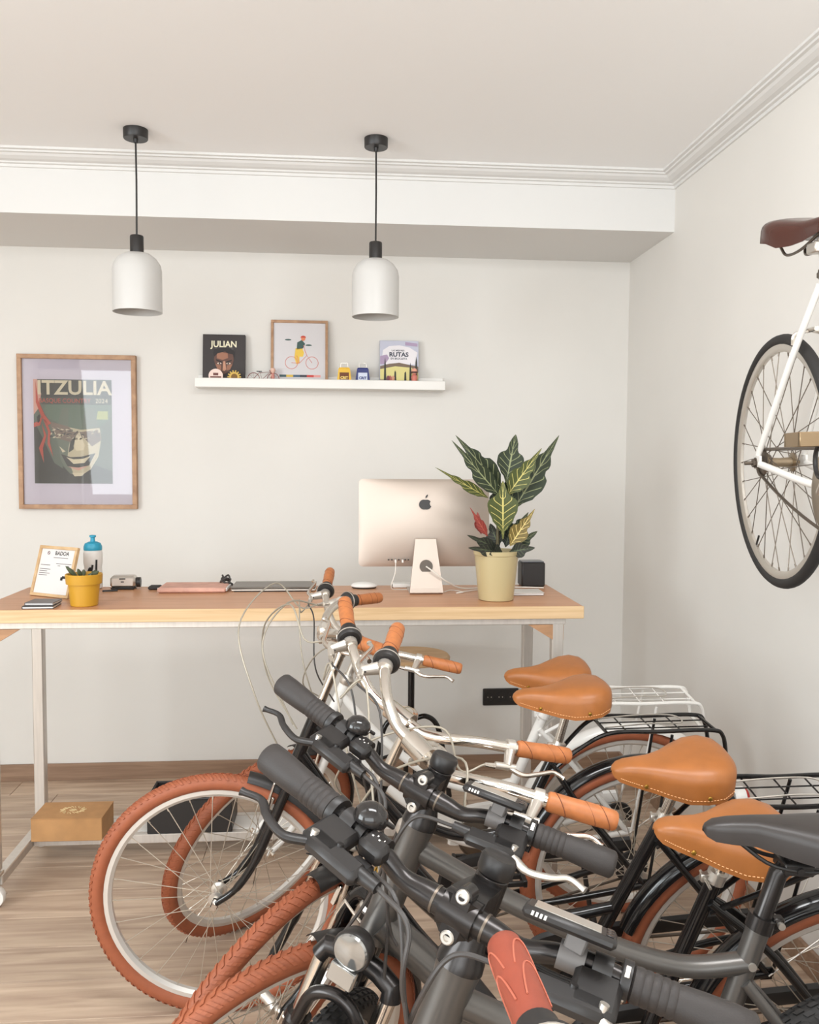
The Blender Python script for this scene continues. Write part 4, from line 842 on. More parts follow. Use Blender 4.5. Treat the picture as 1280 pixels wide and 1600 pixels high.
CITY_GROUP = 'city bicycles with tan saddles parked in the row'
def city_bike(name, label, q, hb, zs, xs, frame_m, fork_m, rack_m, stem_m, shifter=True, loops=1, badge=False, tail=False, group=CITY_GROUP, tan_grips=True, rack_w=.062, rack_bars=True, tilt=0.0, right_lever=True):
    R, WB, HA, OFF = .355, 1.233, 68, .06
    t = bike_root(name, label, q, group=group); S, S0 = steer_M(WB, R, HA, OFF, q[4])
    def L(p): return S0 @ Vector(p)          # unsteered steering-axis coordinates -> bike
    bb = (.47, 0, .285, R)
    sc_ = Vector((xs+.012, 0, .765)); sdir = (sc_-Vector((bb[0], 0, bb[2]))).normalized()
    top = L((0, 0, .60)); bot = L((0, 0, .43)); m2 = L((0, 0, .47))
    f = MB()
    f.tube([bot, top], .0185, 16)
    f.tube(spline([m2, (.90, 0, .62), (.72, 0, .43), (.58, 0, .32), (bb[0], 0, bb[2])]), .0185, 14)
    sm = Vector((bb[0], 0, bb[2]))+sdir*.25
    f.tube(spline([L((0, 0, .56)), (.86, 0, .72), (.70, 0, .575), (.54, 0, .50), tuple(sm)]), .0145, 12)
    f.tube([(bb[0], 0, bb[2]), sc_], .0165, 14); f.cyl((bb[0], -.036, bb[2]), (bb[0], .036, bb[2]), .021, seg=18)
    for s in (-1, 1):
        f.tube(spline([(bb[0]-.02, s*.022, bb[2]), (.30, s*.040, .30), (.12, s*.060, .335), (0, s*.062, R)]), .010, 10)
        f.tube(spline([tuple(sc_-sdir*.05+Vector((0, s*.016, 0))), (.20, s*.040, .60), (0, s*.062, R)]), .0088, 10)
        f.box((0, s*.062, R), (.030, .006, .034))
    ob('frame', f, frame_m, t)
    if badge: ob('head_badge', MB().tube([(.0205, .009*math.cos(a*PI/10), .50+.020*math.sin(a*PI/10)) for a in range(20)], .0028, 6, closed=True), M_brass, t, S0)
    # rear end
    wheel(t, 'rear_wheel', T(0, 0, R) @ RY(random.random()*.2), kind='rear', hubw=.066)
    ob('rear_fender', MB().add(*(lambda b: (b.v, b.f))(fender_mb(R+.020, .030, .28, 3.0, 34)), M=T(0, 0, R)), rack_m, t)
    for s in (-1, 1): ob('fender_stay', MB().tube([(0, s*.072, R), (-.30, s*.034, R+.205)], .0022, 6), M_alloy, t)
    ob('sprocket', lambda: MB().lathe([(.012, -.012), (.05, -.010), (.052, -.004), (.040, .002), (.030, .010), (.012, .012)], 30, M=T(0, -.044, 0) @ RX(PI/2)), M_black, t, T(0, 0, R), key='sprocket')
    # rack
    z0, xr0, xr1 = .823, .17, -.205; wv = rack_w
    r_ = MB().tube(spline([tuple(sc_-sdir*.075+Vector((-.01, wv*.25, 0))), (.20, wv*.7, .775), (.12, wv, z0), (-.02, wv, z0), (xr1+.03, wv, z0), (xr1-.01, wv, z0-.02), (xr1-.028, wv*.9, z0-.10)], 6), .0062, 8)
    r_.tube(spline([tuple(sc_-sdir*.075+Vector((-.01, -wv*.25, 0))), (.20, -wv*.7, .775), (.12, -wv, z0), (-.02, -wv, z0), (xr1+.03, -wv, z0), (xr1-.01, -wv, z0-.02), (xr1-.028, -wv*.9, z0-.10)], 6), .0062, 8)
    r_.tube([(xr1-.028, -wv*.9, z0-.10), (xr1-.028, wv*.9, z0-.10)], .006, 8).tube([(xr1+.01, -wv, z0-.004), (xr1+.01, wv, z0-.004)], .005, 8).tube([(.13, -wv, z0-.004), (.13, wv, z0-.004)], .005, 8)
    rk = ob('rear_rack', r_, rack_m, t)
    for s in (-1, 1): ob('rack_strut', MB().tube([(-.01, s*.068, R), (-.06, s*(wv+.002), z0-.01)], .0045, 8), rack_m, rk)
    for yy in (-.024, .024): ob('rack_wire', MB().tube([(.13, yy, z0-.003), (xr1+.01, yy, z0-.003)], .0022, 6), rack_m, rk)
    for xx in (.07, -.01, -.09): ob('rack_wire', MB().tube([(xx, -wv, z0-.001), (xx, wv, z0-.001)], .0022, 6), rack_m, rk)
    ob('rack_spring', MB().tube(spline([(.13, -.035, z0+.006), (.0, -.035, z0+.014), (-.10, -.03, z0+.012), (-.10, .03, z0+.012), (0, .035, z0+.014), (.13, .035, z0+.006)], 5), .0024, 6), M_alloy, rk)
    if tail:
        k = ob('tail_light', MB().lathe([(.020, 0), (.030, .012), (.031, .030)], 20, M=T(-.292, 0, .585) @ RY(-PI/2)), M_whiteplas, t); ob('red_lens', MB().lathe([(.031, .030), (.026, .040), (.010, .044)], 20, M=T(-.292, 0, .585) @ RY(-PI/2)), M_red, k)
    # seat
    ob('seat_post', MB().tube([sc_-sdir*.02, Vector((xs-.01, 0, zs-.055))], .0125, 14), M_chrome, t)
    ob('seat_clamp', MB().tube([sc_-sdir*.012, sc_+sdir*.012], .0195, 18).box((sc_.x+.024, 0, sc_.z), (.018, .012, .018)).tube([(sc_.x+.024, -.02, sc_.z), (sc_.x+.024, .03, sc_.z-.006)], .003, 8), M_alloy if frame_m is not M_white else M_white, t)
    sd = ob('saddle', lambda: saddle_mb(SAD_CITY), M_tan, t, T(xs, 0, zs-tilt*.12) @ RY(-tilt), key='city_saddle')
    for s in (-1, 1):
        for x, y, z in ((.080, .0385, -.030), (-.045, .0975, -.027)): ob('rivet', lambda: MB().lathe([(.0055, 0), (.0045, .0025), (.002, .0035)], 12), M_brass, sd, T(x, s*y, z) @ RX(-s*PI/2), key='rivet')
        def stitch():
            mb = MB(); pv = SAD_CITY[2:-2]
            for (x0, w0, t0, d0), (x1, w1, t1, d1) in zip(pv, pv[1:]):
                for k in range(5):
                    a, b = k/5, k/5+.12; mb.tube([(x0+(x1-x0)*a, s*(w0+(w1-w0)*a+.0004), t0-d0+(t1-d1-t0+d0)*a+.010), (x0+(x1-x0)*b, s*(w0+(w1-w0)*b+.0004), t0-d0+(t1-d1-t0+d0)*b+.010)], .0010, 4)
            return mb
        ob('stitching', stitch, M_thread, sd, key=('stitch', s), smooth=False)
        ob('saddle_rail', lambda: MB().tube(spline([(.10, s*.012, -.030), (.03, s*.022, -.058), (-.05, s*.026, -.058), (-.10, s*.04, -.030)], 5), .0035, 8), M_chrome, sd, key=('rail', s))
        ob('saddle_spring', lambda: MB().tube([(-.085+.015*math.cos(a*.7), s*.045+.015*math.sin(a*.7), -.060+.0011*a) for a in range(46)], .0022, 6), M_chrome, sd, key=('coil', s))
    # drivetrain
    crank_parts(t, bb, .088, M_alloy, -1.3)
    ob('chain', MB().add(*(lambda b: (b.v, b.f))(chain_mb(bb, .088, .035, -.048))), M_chain, t)
    ob('chain_guard', MB().tube(spline([(bb[0]+.10, -.056, bb[2]-.03), (bb[0]+.09, -.056, bb[2]+.07), (bb[0], -.056, bb[2]+.105), (.20, -.056, .41), (0, -.058, .42)], 6), .012, 8, flat=2.0), frame_m if frame_m is M_white else M_black, t)
    ob('kickstand', MB().tube([(.16, .075, .30), (.12, .165, .02)], .0085, 8).box((.118, .168, .012), (.03, .02, .012)), M_black, t)
    # front end (turns with the fork)
    fk = MB().tube([(0, 0, .395), (0, 0, .64)], .0125, 12).tube(spline([(0, -.052, .395), (0, -.035, .428), (0, 0, .437), (0, .035, .428), (0, .052, .395)], 5), .0145, 10)
    for s in (-1, 1):
        fk.tube(spline([(0, s*.050, .41), (0, s*.052, .28), (.004, s*.053, .15), (.024, s*.052, .06), (OFF, s*.048, 0)]), [.0145]*8+[.0135]*8+[.0115]*8+[.0095]*8+[.009], 12); fk.box((OFF, s*.047, 0), (.020, .005, .028))
    ob('fork', fk, fork_m, t, S)
    ob('fork_dropout', MB().box((OFF, .052, -.003), (.016, .004, .034)).box((OFF, -.052, -.003), (.016, .004, .034)).cyl((OFF, -.066, 0), (OFF, .066, 0), .007, seg=10), M_chrome, t, S)
    ob('headset', MB().lathe([(.0205, .598), (.023, .604), (.023, .616), (.016, .624), (.0155, .630)], 22), M_alloy, t, S); ob('crown_race', MB().lathe([(.021, .418), (.023, .424), (.020, .432)], 22), M_alloy, t, S)
    wheel(t, 'front_wheel', S @ T(OFF, 0, 0) @ RY(random.random()))
    ob('front_fender', MB().add(*(lambda b: (b.v, b.f))(fender_mb(R+.018, .030, 1.44, 2.9, 24)), M=T(OFF, 0, 0)), M_black if fork_m is not M_white else M_black, t, S @ T(0, 0, 0))
    for s in (-1, 1):
        b = ob('brake_arm', MB().tube(spline([(.022, s*.047, .285), (.032, s*.046, .335), (.036, s*.040, .385), (.036, s*.034, .415)]), [.008]*8+[.0065]*8+[.005]*9, 10, flat=.7).box((.024, s*.030, .312), (.012, .012, .050)), M_chrome, t, S)
    ob('brake_noodle', MB().tube(spline([(.036, -.034, .414), (.036, .03, .416), (.038, .055, .43), (.036, .05, .47)], 6), .0032, 8), M_chrome, t, S)
    # cockpit
    ob('stem', MB().tube([(0, 0, .60), (0, 0, hb-.085)], .0125, 14).tube(spline([(0, 0, hb-.10), (.004, 0, hb-.07), (.03, 0, hb-.058), (.064, 0, hb-.055)], 5), [.0145]*6+[.016]*5+[.019]*5, 14).cyl((.066, -.030, hb-.055), (.066, .030, hb-.055), .021, seg=20).cyl((.066, -.006, hb-.085), (.066, .006, hb-.075), .008, seg=8), stem_m, t, S)
    gi, go = Vector((0, .239, hb+.012)), Vector((-.078, .325, hb+.033)); dg = (go-gi).normalized()
    half = [(.066, 0, hb-.055), (.066, .030, hb-.055), (.070, .075, hb-.050), (.068, .125, hb-.028), (.048, .178, hb-.004), tuple(gi-dg*.03), tuple(gi), tuple(go)]
    hp = spline([(x, -y, z) for x, y, z in half[::-1][:-1]]+half, 7)
    ob('handlebar', MB().tube(hp, .0115, 14), M_chrome, t, S)
    for s in (-1, 1):
        a, b = Vector((gi.x, s*gi.y, gi.z)), Vector((go.x, s*go.y, go.z)); LG = (b-a).length; GM = S @ along(a, b)
        g = ob('grip', lambda: grip_mb(.0168, LG), M_tang if tan_grips else M_redgrip, t, GM, key=('grip', round(LG, 4)))
        if tan_grips:
            for z in (.022, .072, .096): ob('seam', lambda: MB().tube([(.0172*math.cos(k*PI/12), .0172*math.sin(k*PI/12), .012*math.sin(k*PI/12)) for k in range(24)], .0008, 4, closed=True), M_seam, g, T(0, 0, z), key='seam')
        else:
            for q0 in range(3):
                for z0_, z1_ in ((.100, .062), (.066, .020)): ob('contour_seam', MB().tube([(.0176*math.cos(q0*2.1+b), .0176*math.sin(q0*2.1+b), z) for b, z in [(-.75+1.5*k/20, z1_+(z0_-z1_)*(1-abs(2*k/20-1)**2.6)) for k in range(21)]], .0009, 5), mat('red_grip_seam', (176, 96, 74), .5), g)
        d = (b-a).normalized()
        if s < 0 and shifter:
            sh_ = ob('gear_shifter', lambda: MB().lathe([(.0125, -.045), (.024, -.044), (.0285, -.036), (.0285, -.028), (.022, -.022), (.0185, -.018), (.0185, 0.0), (.0165, .002)], 28), M_black, t, GM, key='twist')
            ob('gear_window', lambda: MB().box((0, .026, -.030), (.016, .006, .012)).box((0, .0186, -.009), (.004, .002, .014)), M_whiteplas, sh_, RZ(0.3), key='gwin')
            ob('shift_ring', lambda: MB().lathe([(.0288, -.036), (.0292, -.035), (.0292, -.033), (.0288, -.032)], 28), M_alloy, sh_, key='gring')
        # brake lever: clamp, perch and blade, pointing forward and down
        if s < 0 and not right_lever: continue
        c = a-d*(.058 if (s < 0 and shifter) else .014); fw_ = Vector((1, 0, 0))-d*d.x; fw_.normalize(); dn = (fw_*.80+Vector((0, 0, -.6))).normalized()
        bl = ob('brake_lever', MB().tube([c-d*.008, c+d*.008], .0165, 16).tube([c+dn*.012, c+dn*.045-d*.004], [.011, .008], 10, flat=1.3).tube([c+dn*.045-d*.030, c+dn*.045+d*.012], .0075, 10), M_alloy, t, S)
        p0 = c+dn*.047; ob('lever_blade', MB().tube(spline([p0, p0+dn*.012+d*.03, p0+dn*.004+d*.065, p0-dn*.004+d*.095, p0+dn*.006+d*.118], 6), [.0055]*6+[.0050]*6+[.0045]*6+[.0042]*6+[.006], 10), M_chrome, bl)
        ob('cable_adjuster', MB().tube([p0-d*.030, p0-d*.052], [.006, .004], 8), M_chrome, bl)
        e0 = p0-d*.052; e1 = e0-d*.05+dn*.02
        k = (1.0 if s < 0 else .72)*loops
        if s < 0: pts = [e0, e1, (.06+.20*k, -.15, hb-.01), (.06+.25*k, -.02, hb-.13), (.06+.13*k, .06, hb-.27), (.05, .05, .47)]
        else: pts = [e0, e1, (.06+.19*k, .12, hb+.01), (.06+.25*k, 0, hb-.10), (.06+.16*k, -.05, hb-.24), (.03, -.03, .52)]
        ob('brake_cable', MB().tube(spline(pts, 8), .0023, 8), M_cable_s, t, S)
        if s < 0 and shifter: ob('gear_cable', MB().tube(spline([a-d*.05+dn*.022, a-d*.10+dn*.05, (.06+.14*k, -.10, hb-.04), (.06+.16*k, .0, hb-.16), (.05, .03, .55)], 8), .0024, 8), M_cable_k if loops < .8 else M_cable_s, t, S)
    return t

B1 = city_bike('city_bicycle', 'white step-through bicycle with white rear rack, farthest of the parked row', (.974, 2.903, 180.83, 9.66, 40.2), .811, .909, .284, M_white, M_white, M_white, M_alloy, loops=.62)
B2 = city_bike('city_bicycle', 'black bicycle whose big brown-tyred front wheel faces straight at the left', (.892, 2.489, 181.98, 4.17, -2.6), .871, .922, .243, M_blackmetal, M_blackmetal, M_blackmetal, M_chrome, tail=True, loops=.92)
B3 = city_bike('city_bicycle', 'black bicycle with the large tan saddle beside the black wire rack, third from the wall', (1.049, 2.113, 181.17, 12.3, 49.5), .838, .904, .271, M_blackmetal, M_blackmetal, M_blackmetal, M_chrome, loops=.5)
B4 = city_bike('city_bicycle', 'black bicycle whose tan saddle sits partly behind the black sport saddle', (1.081, 1.778, 180.68, 10.19, 32.1), .840, .883, .311, M_blackmetal, M_blackmetal, M_blackmetal, M_chrome, badge=True, loops=.28, tilt=.12)

def e_bike(name, label, q, hb, zs, xs, st, group, text_=False):
    R, RT_, WB, HA, OFF = .355, .024, 1.119, 69, .045
    t = bike_root(name, label, q, group=group); S, S0 = steer_M(WB, R, HA, OFF, q[4]); Lh = lambda *p: S0 @ Vector(p)
    bb = (.415, 0, .295, R)
    sj = Vector((.255, 0, .812)); sdir = (sj-Vector((bb[0], 0, bb[2]))).normalized()
    f = MB().tube([Lh(0, 0, .475), Lh(0, 0, .50), Lh(0, 0, .665), Lh(0, 0, .685)], [.030, .0275, .0265, .029], 24)
    f.tube(spline([Lh(.0, 0, .645), (.807, 0, .919), (.74, 0, .880), (.669, 0, .841), (.58, 0, .800), (.492, 0, .763), (.42, 0, .741), (.359, 0, .733), (.272, 0, .742)], 7), .0205, 18, flat=.86)
    f.tube(spline([Lh(0, 0, .505), (.78, 0, .70), (.60, 0, .48), (bb[0]+.03, 0, bb[2]+.02)], 7), .034, 18, flat=.8)
    f.tube([(bb[0], 0, bb[2]), tuple(sj-sdir*.11), tuple(sj-sdir*.05), tuple(sj)], [.020, .019, .0195, .0195], 18); f.cyl((bb[0], -.055, bb[2]), (bb[0], .055, bb[2]), .045, seg=24)
    for s in (-1, 1):
        f.tube(spline([(bb[0]-.03, s*.035, bb[2]), (.26, s*.050, .30), (.10, s*.068, .335), (0, s*.070, R)]), .0125, 10)
        f.tube(spline([tuple(sj-sdir*.10+Vector((0, s*.018, 0))), (.18, s*.05, .59), (0, s*.070, R)]), .010, 10); f.box((0, s*.070, R), (.034, .007, .040))
    fr_ = ob('frame', f, M_grey, t)
    ob('frame_port', MB().cyl((.274, .019, .745), (.274, .0225, .745), .007, seg=14), M_alloy, fr_)
    ob('battery', MB().tube(spline([(.80, 0, .745), (.68, 0, .595), (.53, 0, .435)], 5), .030, 14, flat=1.2), M_black, t)
    wheel(t, 'rear_wheel', T(0, 0, R), R=R, r=RT_, tyre_m=M_blackrub, tread='knobs', rim_m=M_barblk, spoke_m=M_black, kind='rear', hubw=.07, hub_m=M_black)
    wheel(t, 'front_wheel', S @ T(OFF, 0, 0), R=R, r=RT_, tyre_m=M_blackrub, tread='knobs', rim_m=M_barblk, spoke_m=M_spoke, hubw=.056, hub_m=M_black)
    if text_: 
        wr = [c for c in t.children if c.name.startswith('rear_wheel')][0]
        tx = text('tyre_lettering', 'TIREK', .0135, M_whiteplas, wr, Matrix.Identity(4), .0004, 1.15, align='LEFT')
        for v in tx.data.vertices:
            ph = v.co.x/.330-.62; rr_ = .3295+v.co.y; b_ = (rr_-(R-RT_))/RT_; v.co = (-rr_*math.sin(ph), RT_*math.sqrt(max(0, 1-b_*b_))+.0008, rr_*math.cos(ph))
    ob('cassette', lambda: MB().lathe([(.012, -.016), (.062, -.014), (.060, -.008), (.046, -.002), (.034, .008), (.012, .014)], 30, M=T(0, -.046, 0) @ RX(PI/2)), M_chain, t, T(0, 0, R), key='cassette')
    ob('brake_disc', lambda: MB().lathe([(.060, -.001), (.080, -.001), (.080, .001), (.060, .001)], 36, M=T(0, .048, 0) @ RX(PI/2), c0=False, c1=False), M_alloy, t, S @ T(OFF, 0, 0), key='disc')
    # suspension fork
    fk = MB().tube([(0, 0, .40), (0, 0, .69)], .015, 14)
    fk.tube([(.013, -.070, .404), (.012, -.064, .424), (.006, -.035, .430), (.004, 0, .433), (.006, .035, .430), (.012, .064, .424), (.013, .070, .404)], [.018, .0185, .018, .018, .018, .0185, .018], 14)
    ob('fork_crown', fk, M_barblk, t, S)
    for s in (-1, 1):
        fl = ob('fork_leg', MB().tube([(OFF*.9, s*.062, 0), (.030, s*.064, .10), (.018, s*.066, .285)], [.015, .019, .021], 16).tube([(.018, s*.066, .285), (.017, s*.066, .297)], [.024, .023], 16).box((OFF, s*.060, 0), (.026, .010, .034)), M_barblk, t, S)
        ob('stanchion', MB().tube([(.017, s*.066, .29), (.012, s*.066, .42)], .0152, 16), M_chrome, fl)
        ob('fork_logo', MB().box((.035, s*.068, .225), (.006, .012, .026)), M_whiteplas, fl)
    ob('fork_arch', MB().tube(spline([(.04, -.060, .30), (.055, -.045, .365), (.058, 0, .388), (.055, .045, .365), (.04, .060, .30)], 6), .011, 10), M_barblk, t, S)
    hl = ob('headlight', MB().lathe([(.012, -.030), (.030, -.012), (.034, .010), (.032, .014)], 28, M=T(.085, 0, .490) @ RY(PI/2+.15)).tube([(.0, 0, .440), (.04, 0, .455), (.072, 0, .488)], .008, 8), M_black, t, S)
    ob('headlight_lens', MB().lathe([(.031, .012), (.028, .018), (.014, .0215), (.003, .0225)], 28, M=T(.085, 0, .490) @ RY(PI/2+.15)), M_glasslens, hl); ob('reflector', MB().box((.096, 0, .446), (.014, .046, .030)), M_glasslens, hl)
    # seat
    ob('seat_post', MB().tube([sj-sdir*.03, sj+sdir*.09, Vector((xs+.004, 0, zs-.062))], [.0155, .0155, .0148], 18), M_barblk, t)
    ob('seat_clamp', MB().tube([sj-sdir*.012, sj+sdir*.012], .0225, 22).box((sj.x-.028, 0, sj.z), (.020, .018, .020)), M_barblk, t); ob('clamp_bolt', MB().cyl((sj.x-.030, -.016, sj.z), (sj.x-.030, .016, sj.z), .006, seg=12), M_alloy, t)
    sd = ob('saddle', lambda: saddle_mb(SAD_SPORT), mat('black_saddle_vinyl', (50, 45, 43), 0.40), t, T(xs-.004, 0, zs-.004) @ RY(-.06), key='sport_saddle')
    for s in (-1, 1): ob('saddle_rail', lambda: MB().tube(spline([(.105, s*.010, -.022), (.04, s*.022, -.058), (-.05, s*.024, -.058), (-.095, s*.036, -.006)], 5), .0036, 8), M_black, sd, key=('srail', s))
    ob('saddle_clamp', lambda: MB().box((0, 0, -.062), (.05, .050, .020)).cyl((0, -.03, -.062), (0, .03, -.062), .006), M_black, sd, key='sclamp')
    for s in (-1, 1): ob('saddle_elastomer', lambda: MB().lathe([(.011, 0), (.015, .006), (.012, .012), (.015, .018), (.012, .024), (.012, .045)], 14), M_black, sd, T(-.085, s*.035, -.045), key='elast')
    crank_parts(t, bb, .082, M_barblk, -1.2); ob('chain', chain_mb(bb, .082, .045, -.046), M_chain, t)
    ob('kickstand', MB().tube([(.14, .085, .31), (.10, .175, .02)], .009, 8), M_black, t)
    # stem and bar
    ob('spacer_cone', MB().lathe([(.030, .685), (.029, .696), (.022, .715), (.0205, hb-.055)], 26), M_barblk, t, S)
    za = hb-.03
    stm = MB().lathe([(.0205, za-.026), (.0205, za+.024), (.018, za+.027)], 24).loft([[(.010, y, za+z) for y, z in ((-.018, -.018), (.018, -.018), (.018, .020), (-.018, .020))], [(st-.014, y, za+z) for y, z in ((-.021, -.020), (.021, -.020), (.021, .022), (-.021, .022))], [(st+.006, y, za+z) for y, z in ((-.024, -.017), (.024, -.017), (.024, .017), (-.024, .017))], [(st+.018, y, za+z) for y, z in ((-.011, -.022), (.011, -.022), (.011, .022), (-.011, .022))]])
    stm.cyl((st, -.021, za), (st, .021, za), .0215, seg=22)
    sm = ob('stem', stm, M_barblk, t, S)
    ob('stem_cap', MB().lathe([(.021, za+.027), (.0225, za+.032), (.0225, za+.046), (.020, za+.050), (.017, za+.048), (.004, za+.047)], 26), M_black, t, S)
    for z in (-.0235, .0235):
        ob('bolt_boss', lambda: MB().cyl((-.016, 0, 0), (.006, 0, 0), .0105, seg=16), M_barblk, sm, T(st+.008, 0, za+z), key='sboss')
        ob('stem_bolt', lambda: MB().lathe([(.0082, 0), (.0082, .005), (.0068, .0065), (.0042, .0065), (.004, .003)], 16), M_alloy, sm, T(st+.013, 0, za+z) @ RY(PI/2), key='sbolt')
    gi, go = Vector((st, .188, hb-.001)), Vector((st-.017, .310, hb+.010)); d0 = (go-gi).normalized()
    half = [(st, 0, za), (st, .042, za), (st+.002, .076, za+.002), (st+.006, .108, za+.017), (st+.004, .142, hb-.003), tuple(gi), tuple(go)]
    hp = spline([(x, -y, z) for x, y, z in half[::-1][:-1]]+half, 7); rad = [.0112+.0046*math.exp(-(Vector(p).y/.06)**4) for p in hp]
    ob('handlebar', MB().tube(hp, rad, 16), M_barblk, t, S)
    for s in (-1, 1): ob('bar_mark', MB().tube([(st, s*.030, za), (st, s*.033, za)], .0161, 16), M_chain, t, S)
    for s in (-1, 1):
        a, b = Vector((gi.x, s*gi.y, gi.z)), Vector((go.x, s*go.y, go.z)); LG = (b-a).length; d = (b-a).normalized()
        GM = S @ along(a, b)
        # grip: ribbed inner third, smooth palm part
        def gp():
            pr = [(.0155, 0), (.0178, .002)]
            for k in range(5): z = .004+.0085*k; pr += [(.0176, z), (.0182, z+.002), (.0182, z+.006), (.0172, z+.0075)]
            pr += [(.0180, .050), (.0195, .075), (.0205, .100), (.0200, .118), (.0185, LG-.003), (.014, LG), (.004, LG)]
            return MB().lathe(pr, 28)
        ob('grip', gp, M_grip, t, GM, key=('egrip', round(LG, 4)))
        cl = ob('lock_ring', lambda: MB().lathe([(.0125, -.011), (.0195, -.011), (.0205, -.009), (.0205, -.001), (.0180, 0)], 26), M_black, t, GM, key='lockring')
        ob('ring_mark', lambda: MB().box((0, .0198, -.006), (.004, .003, .006), ch=.0004).box((.0198, 0, -.006), (.003, .012, .005), ch=.0004), M_alloy, cl, key='ringmark')
        fw_ = (Vector((1, 0, 0))-d*d.x).normalized(); dn = (fw_*.92+Vector((0, 0, -.38))).normalized(); up = dn.cross(d) if s > 0 else d.cross(dn)
        c = a-d*.030
        def bx(mb, o, sz, ch=None): return mb.box((0, 0, 0), sz, M=axes(d, dn, d.cross(dn), o), ch=ch)
        lv = MB().tube([c-d*.010, c+d*.010], .0170, 18); bx(lv, c+dn*.036, (.050, .056, .020), .006); bx(lv, c+dn*.054-d*.024, (.078, .030, .020), .006)
        lv.tube([c+dn*.050-d*.045, c+dn*.048-d*.085], [.0095, .0075], 14)
        bl = ob('brake_lever', lv, M_black, t, S)
        p0 = c+dn*.062+d*.014
        ob('lever_blade', MB().tube(spline([p0, p0+dn*.016+d*.024, p0+dn*.010+d*.058, p0-dn*.002+d*.082, p0+dn*.008+d*.108], 6), [.0075]*6+[.0066]*6+[.006]*6+[.0055]*6+[.007], 12, flat=.75), M_black if s < 0 else M_alloy, bl)
        up = Vector((0, 0, 1)); ob('pivot_bolt', MB().cyl(p0-d*.004-dn*.004, p0-d*.004-dn*.004+up*.014, .0050, seg=12), M_alloy, bl); ob('body_screw', MB().cyl(c+dn*.048-d*.022, c+dn*.048-d*.022+up*.0125, .0045, seg=12), M_black, bl)
        ob('brake_hose', MB().tube(spline([c+dn*.048-d*.085, c+dn*.060-d*.14, (st+.075, s*.01, hb-.10), (.05, -s*.02, hb-.24), (.028, -s*.05, .44)], 8), .0030, 8), M_cable_k, t, S)
        if s < 0:
            bc = a-d*.050
            be = ob('bell', MB().tube([bc-d*.006, bc+d*.006], .0145, 16), M_black, t, S); ob('bell_dome', MB().lathe([(.020, 0), (.0215, .004), (.0205, .012), (.016, .019), (.008, .0235), (.002, .0245)], 26, M=T(*(bc+Vector((-.004, 0, .014))))), mat('bell_black', (36, 33, 32), 0.08), be)
            ob('bell_striker', MB().tube([bc+Vector((-.02, .012, .018)), bc+Vector((-.034, .020, .012))], .003, 8), M_black, be)
            scn = a-d*.078; sp_ = MB().tube([scn-d*.009, scn+d*.009], .0150, 16); bx(sp_, scn+dn*.016+Vector((0, 0, .006)), (.036, .026, .024), .006); bx(sp_, scn+dn*.034+Vector((0, 0, -.010)), (.030, .030, .016), .005)
            sf = ob('gear_shifter', sp_, M_black, t, S); ob('gear_window', bx(MB(), scn+dn*.014+Vector((0, 0, .0178)), (.026, .016, .0016), .0005), M_barblk, sf)
            tm = S.copy(); n_ = d.cross(dn); X = -d; Y = -dn
            for k, (ox, ww) in enumerate(((-.007, .004), (-.002, .003), (.003, .004), (.008, .002))): ob('gear_mark', bx(MB(), scn-d*ox+dn*(.012 if k % 2 else .016)+Vector((0, 0, .0188)), (ww*.6, .0022, .0006), .0001), M_whiteplas, sf)
            ob('gear_cable', MB().tube(spline([scn+dn*.034-d*.02, scn+dn*.05-d*.07, (st+.06, .0, hb-.13), (.045, .03, hb-.26), (.03, .05, .50)], 8), .0026, 8), M_cable_k, t, S)
        else:
            dc = a-d*.062
            ds = ob('display_clamp', MB().tube([dc-d*.014, dc+d*.014], .0150, 18).box(tuple(dc+Vector((.004, 0, .020))), (.018, .022, .020)), mat('clamp_grey', (104, 100, 98), 0.45), t, S)
            DM = axes(d, d.cross(Vector((-.15, 0, 1)).normalized())*-1, Vector((-.15, 0, 1)).normalized(), dc+Vector((.010, -.012, .034)))
            dp = ob('display', MB().box((0, 0, 0), (.098, .048, .012), M=DM, ch=.004), M_black, t, S); ob('display_screen', MB().box((-.004, 0, .0064), (.070, .036, .0012), M=DM, ch=.0004), M_lcd, dp)
            for k in range(3): ob('display_button', MB().box((.040, -.013+.013*k, .0066), (.008, .009, .0016), M=DM, ch=.0006), M_barblk, dp)
            for k in range(4): ob('screen_mark', MB().box((-.038+.0045*k, -.0242, .0005), (.0026, .0008, .0046), M=DM, ch=.0001), M_whiteplas, dp)
    return t
EG = 'graphite e-bikes with black grips'
E1 = e_bike('electric_bicycle', 'graphite electric bicycle with the curved top tube and black saddle, front wheel turned inwards', (.965, 1.350, 175.2, .8, 66.5), .790, .979, .203, .066, EG, True)
E2 = e_bike('electric_bicycle', 'nearer graphite electric bicycle, its stem in front of the curved top tube', (.970, 1.111, 187.0, .65, 52.0), .804, .92, .16, .088, EG)
F1 = city_bike('city_bicycle', 'nearest bicycle, only its red-brown handlebar grip showing at the bottom', (1.196, .43, 187.6, -8.1, 40.2), .835, .90, .28, M_blackmetal, M_blackmetal, M_blackmetal, M_chrome, tan_grips=False, loops=.6, right_lever=False)

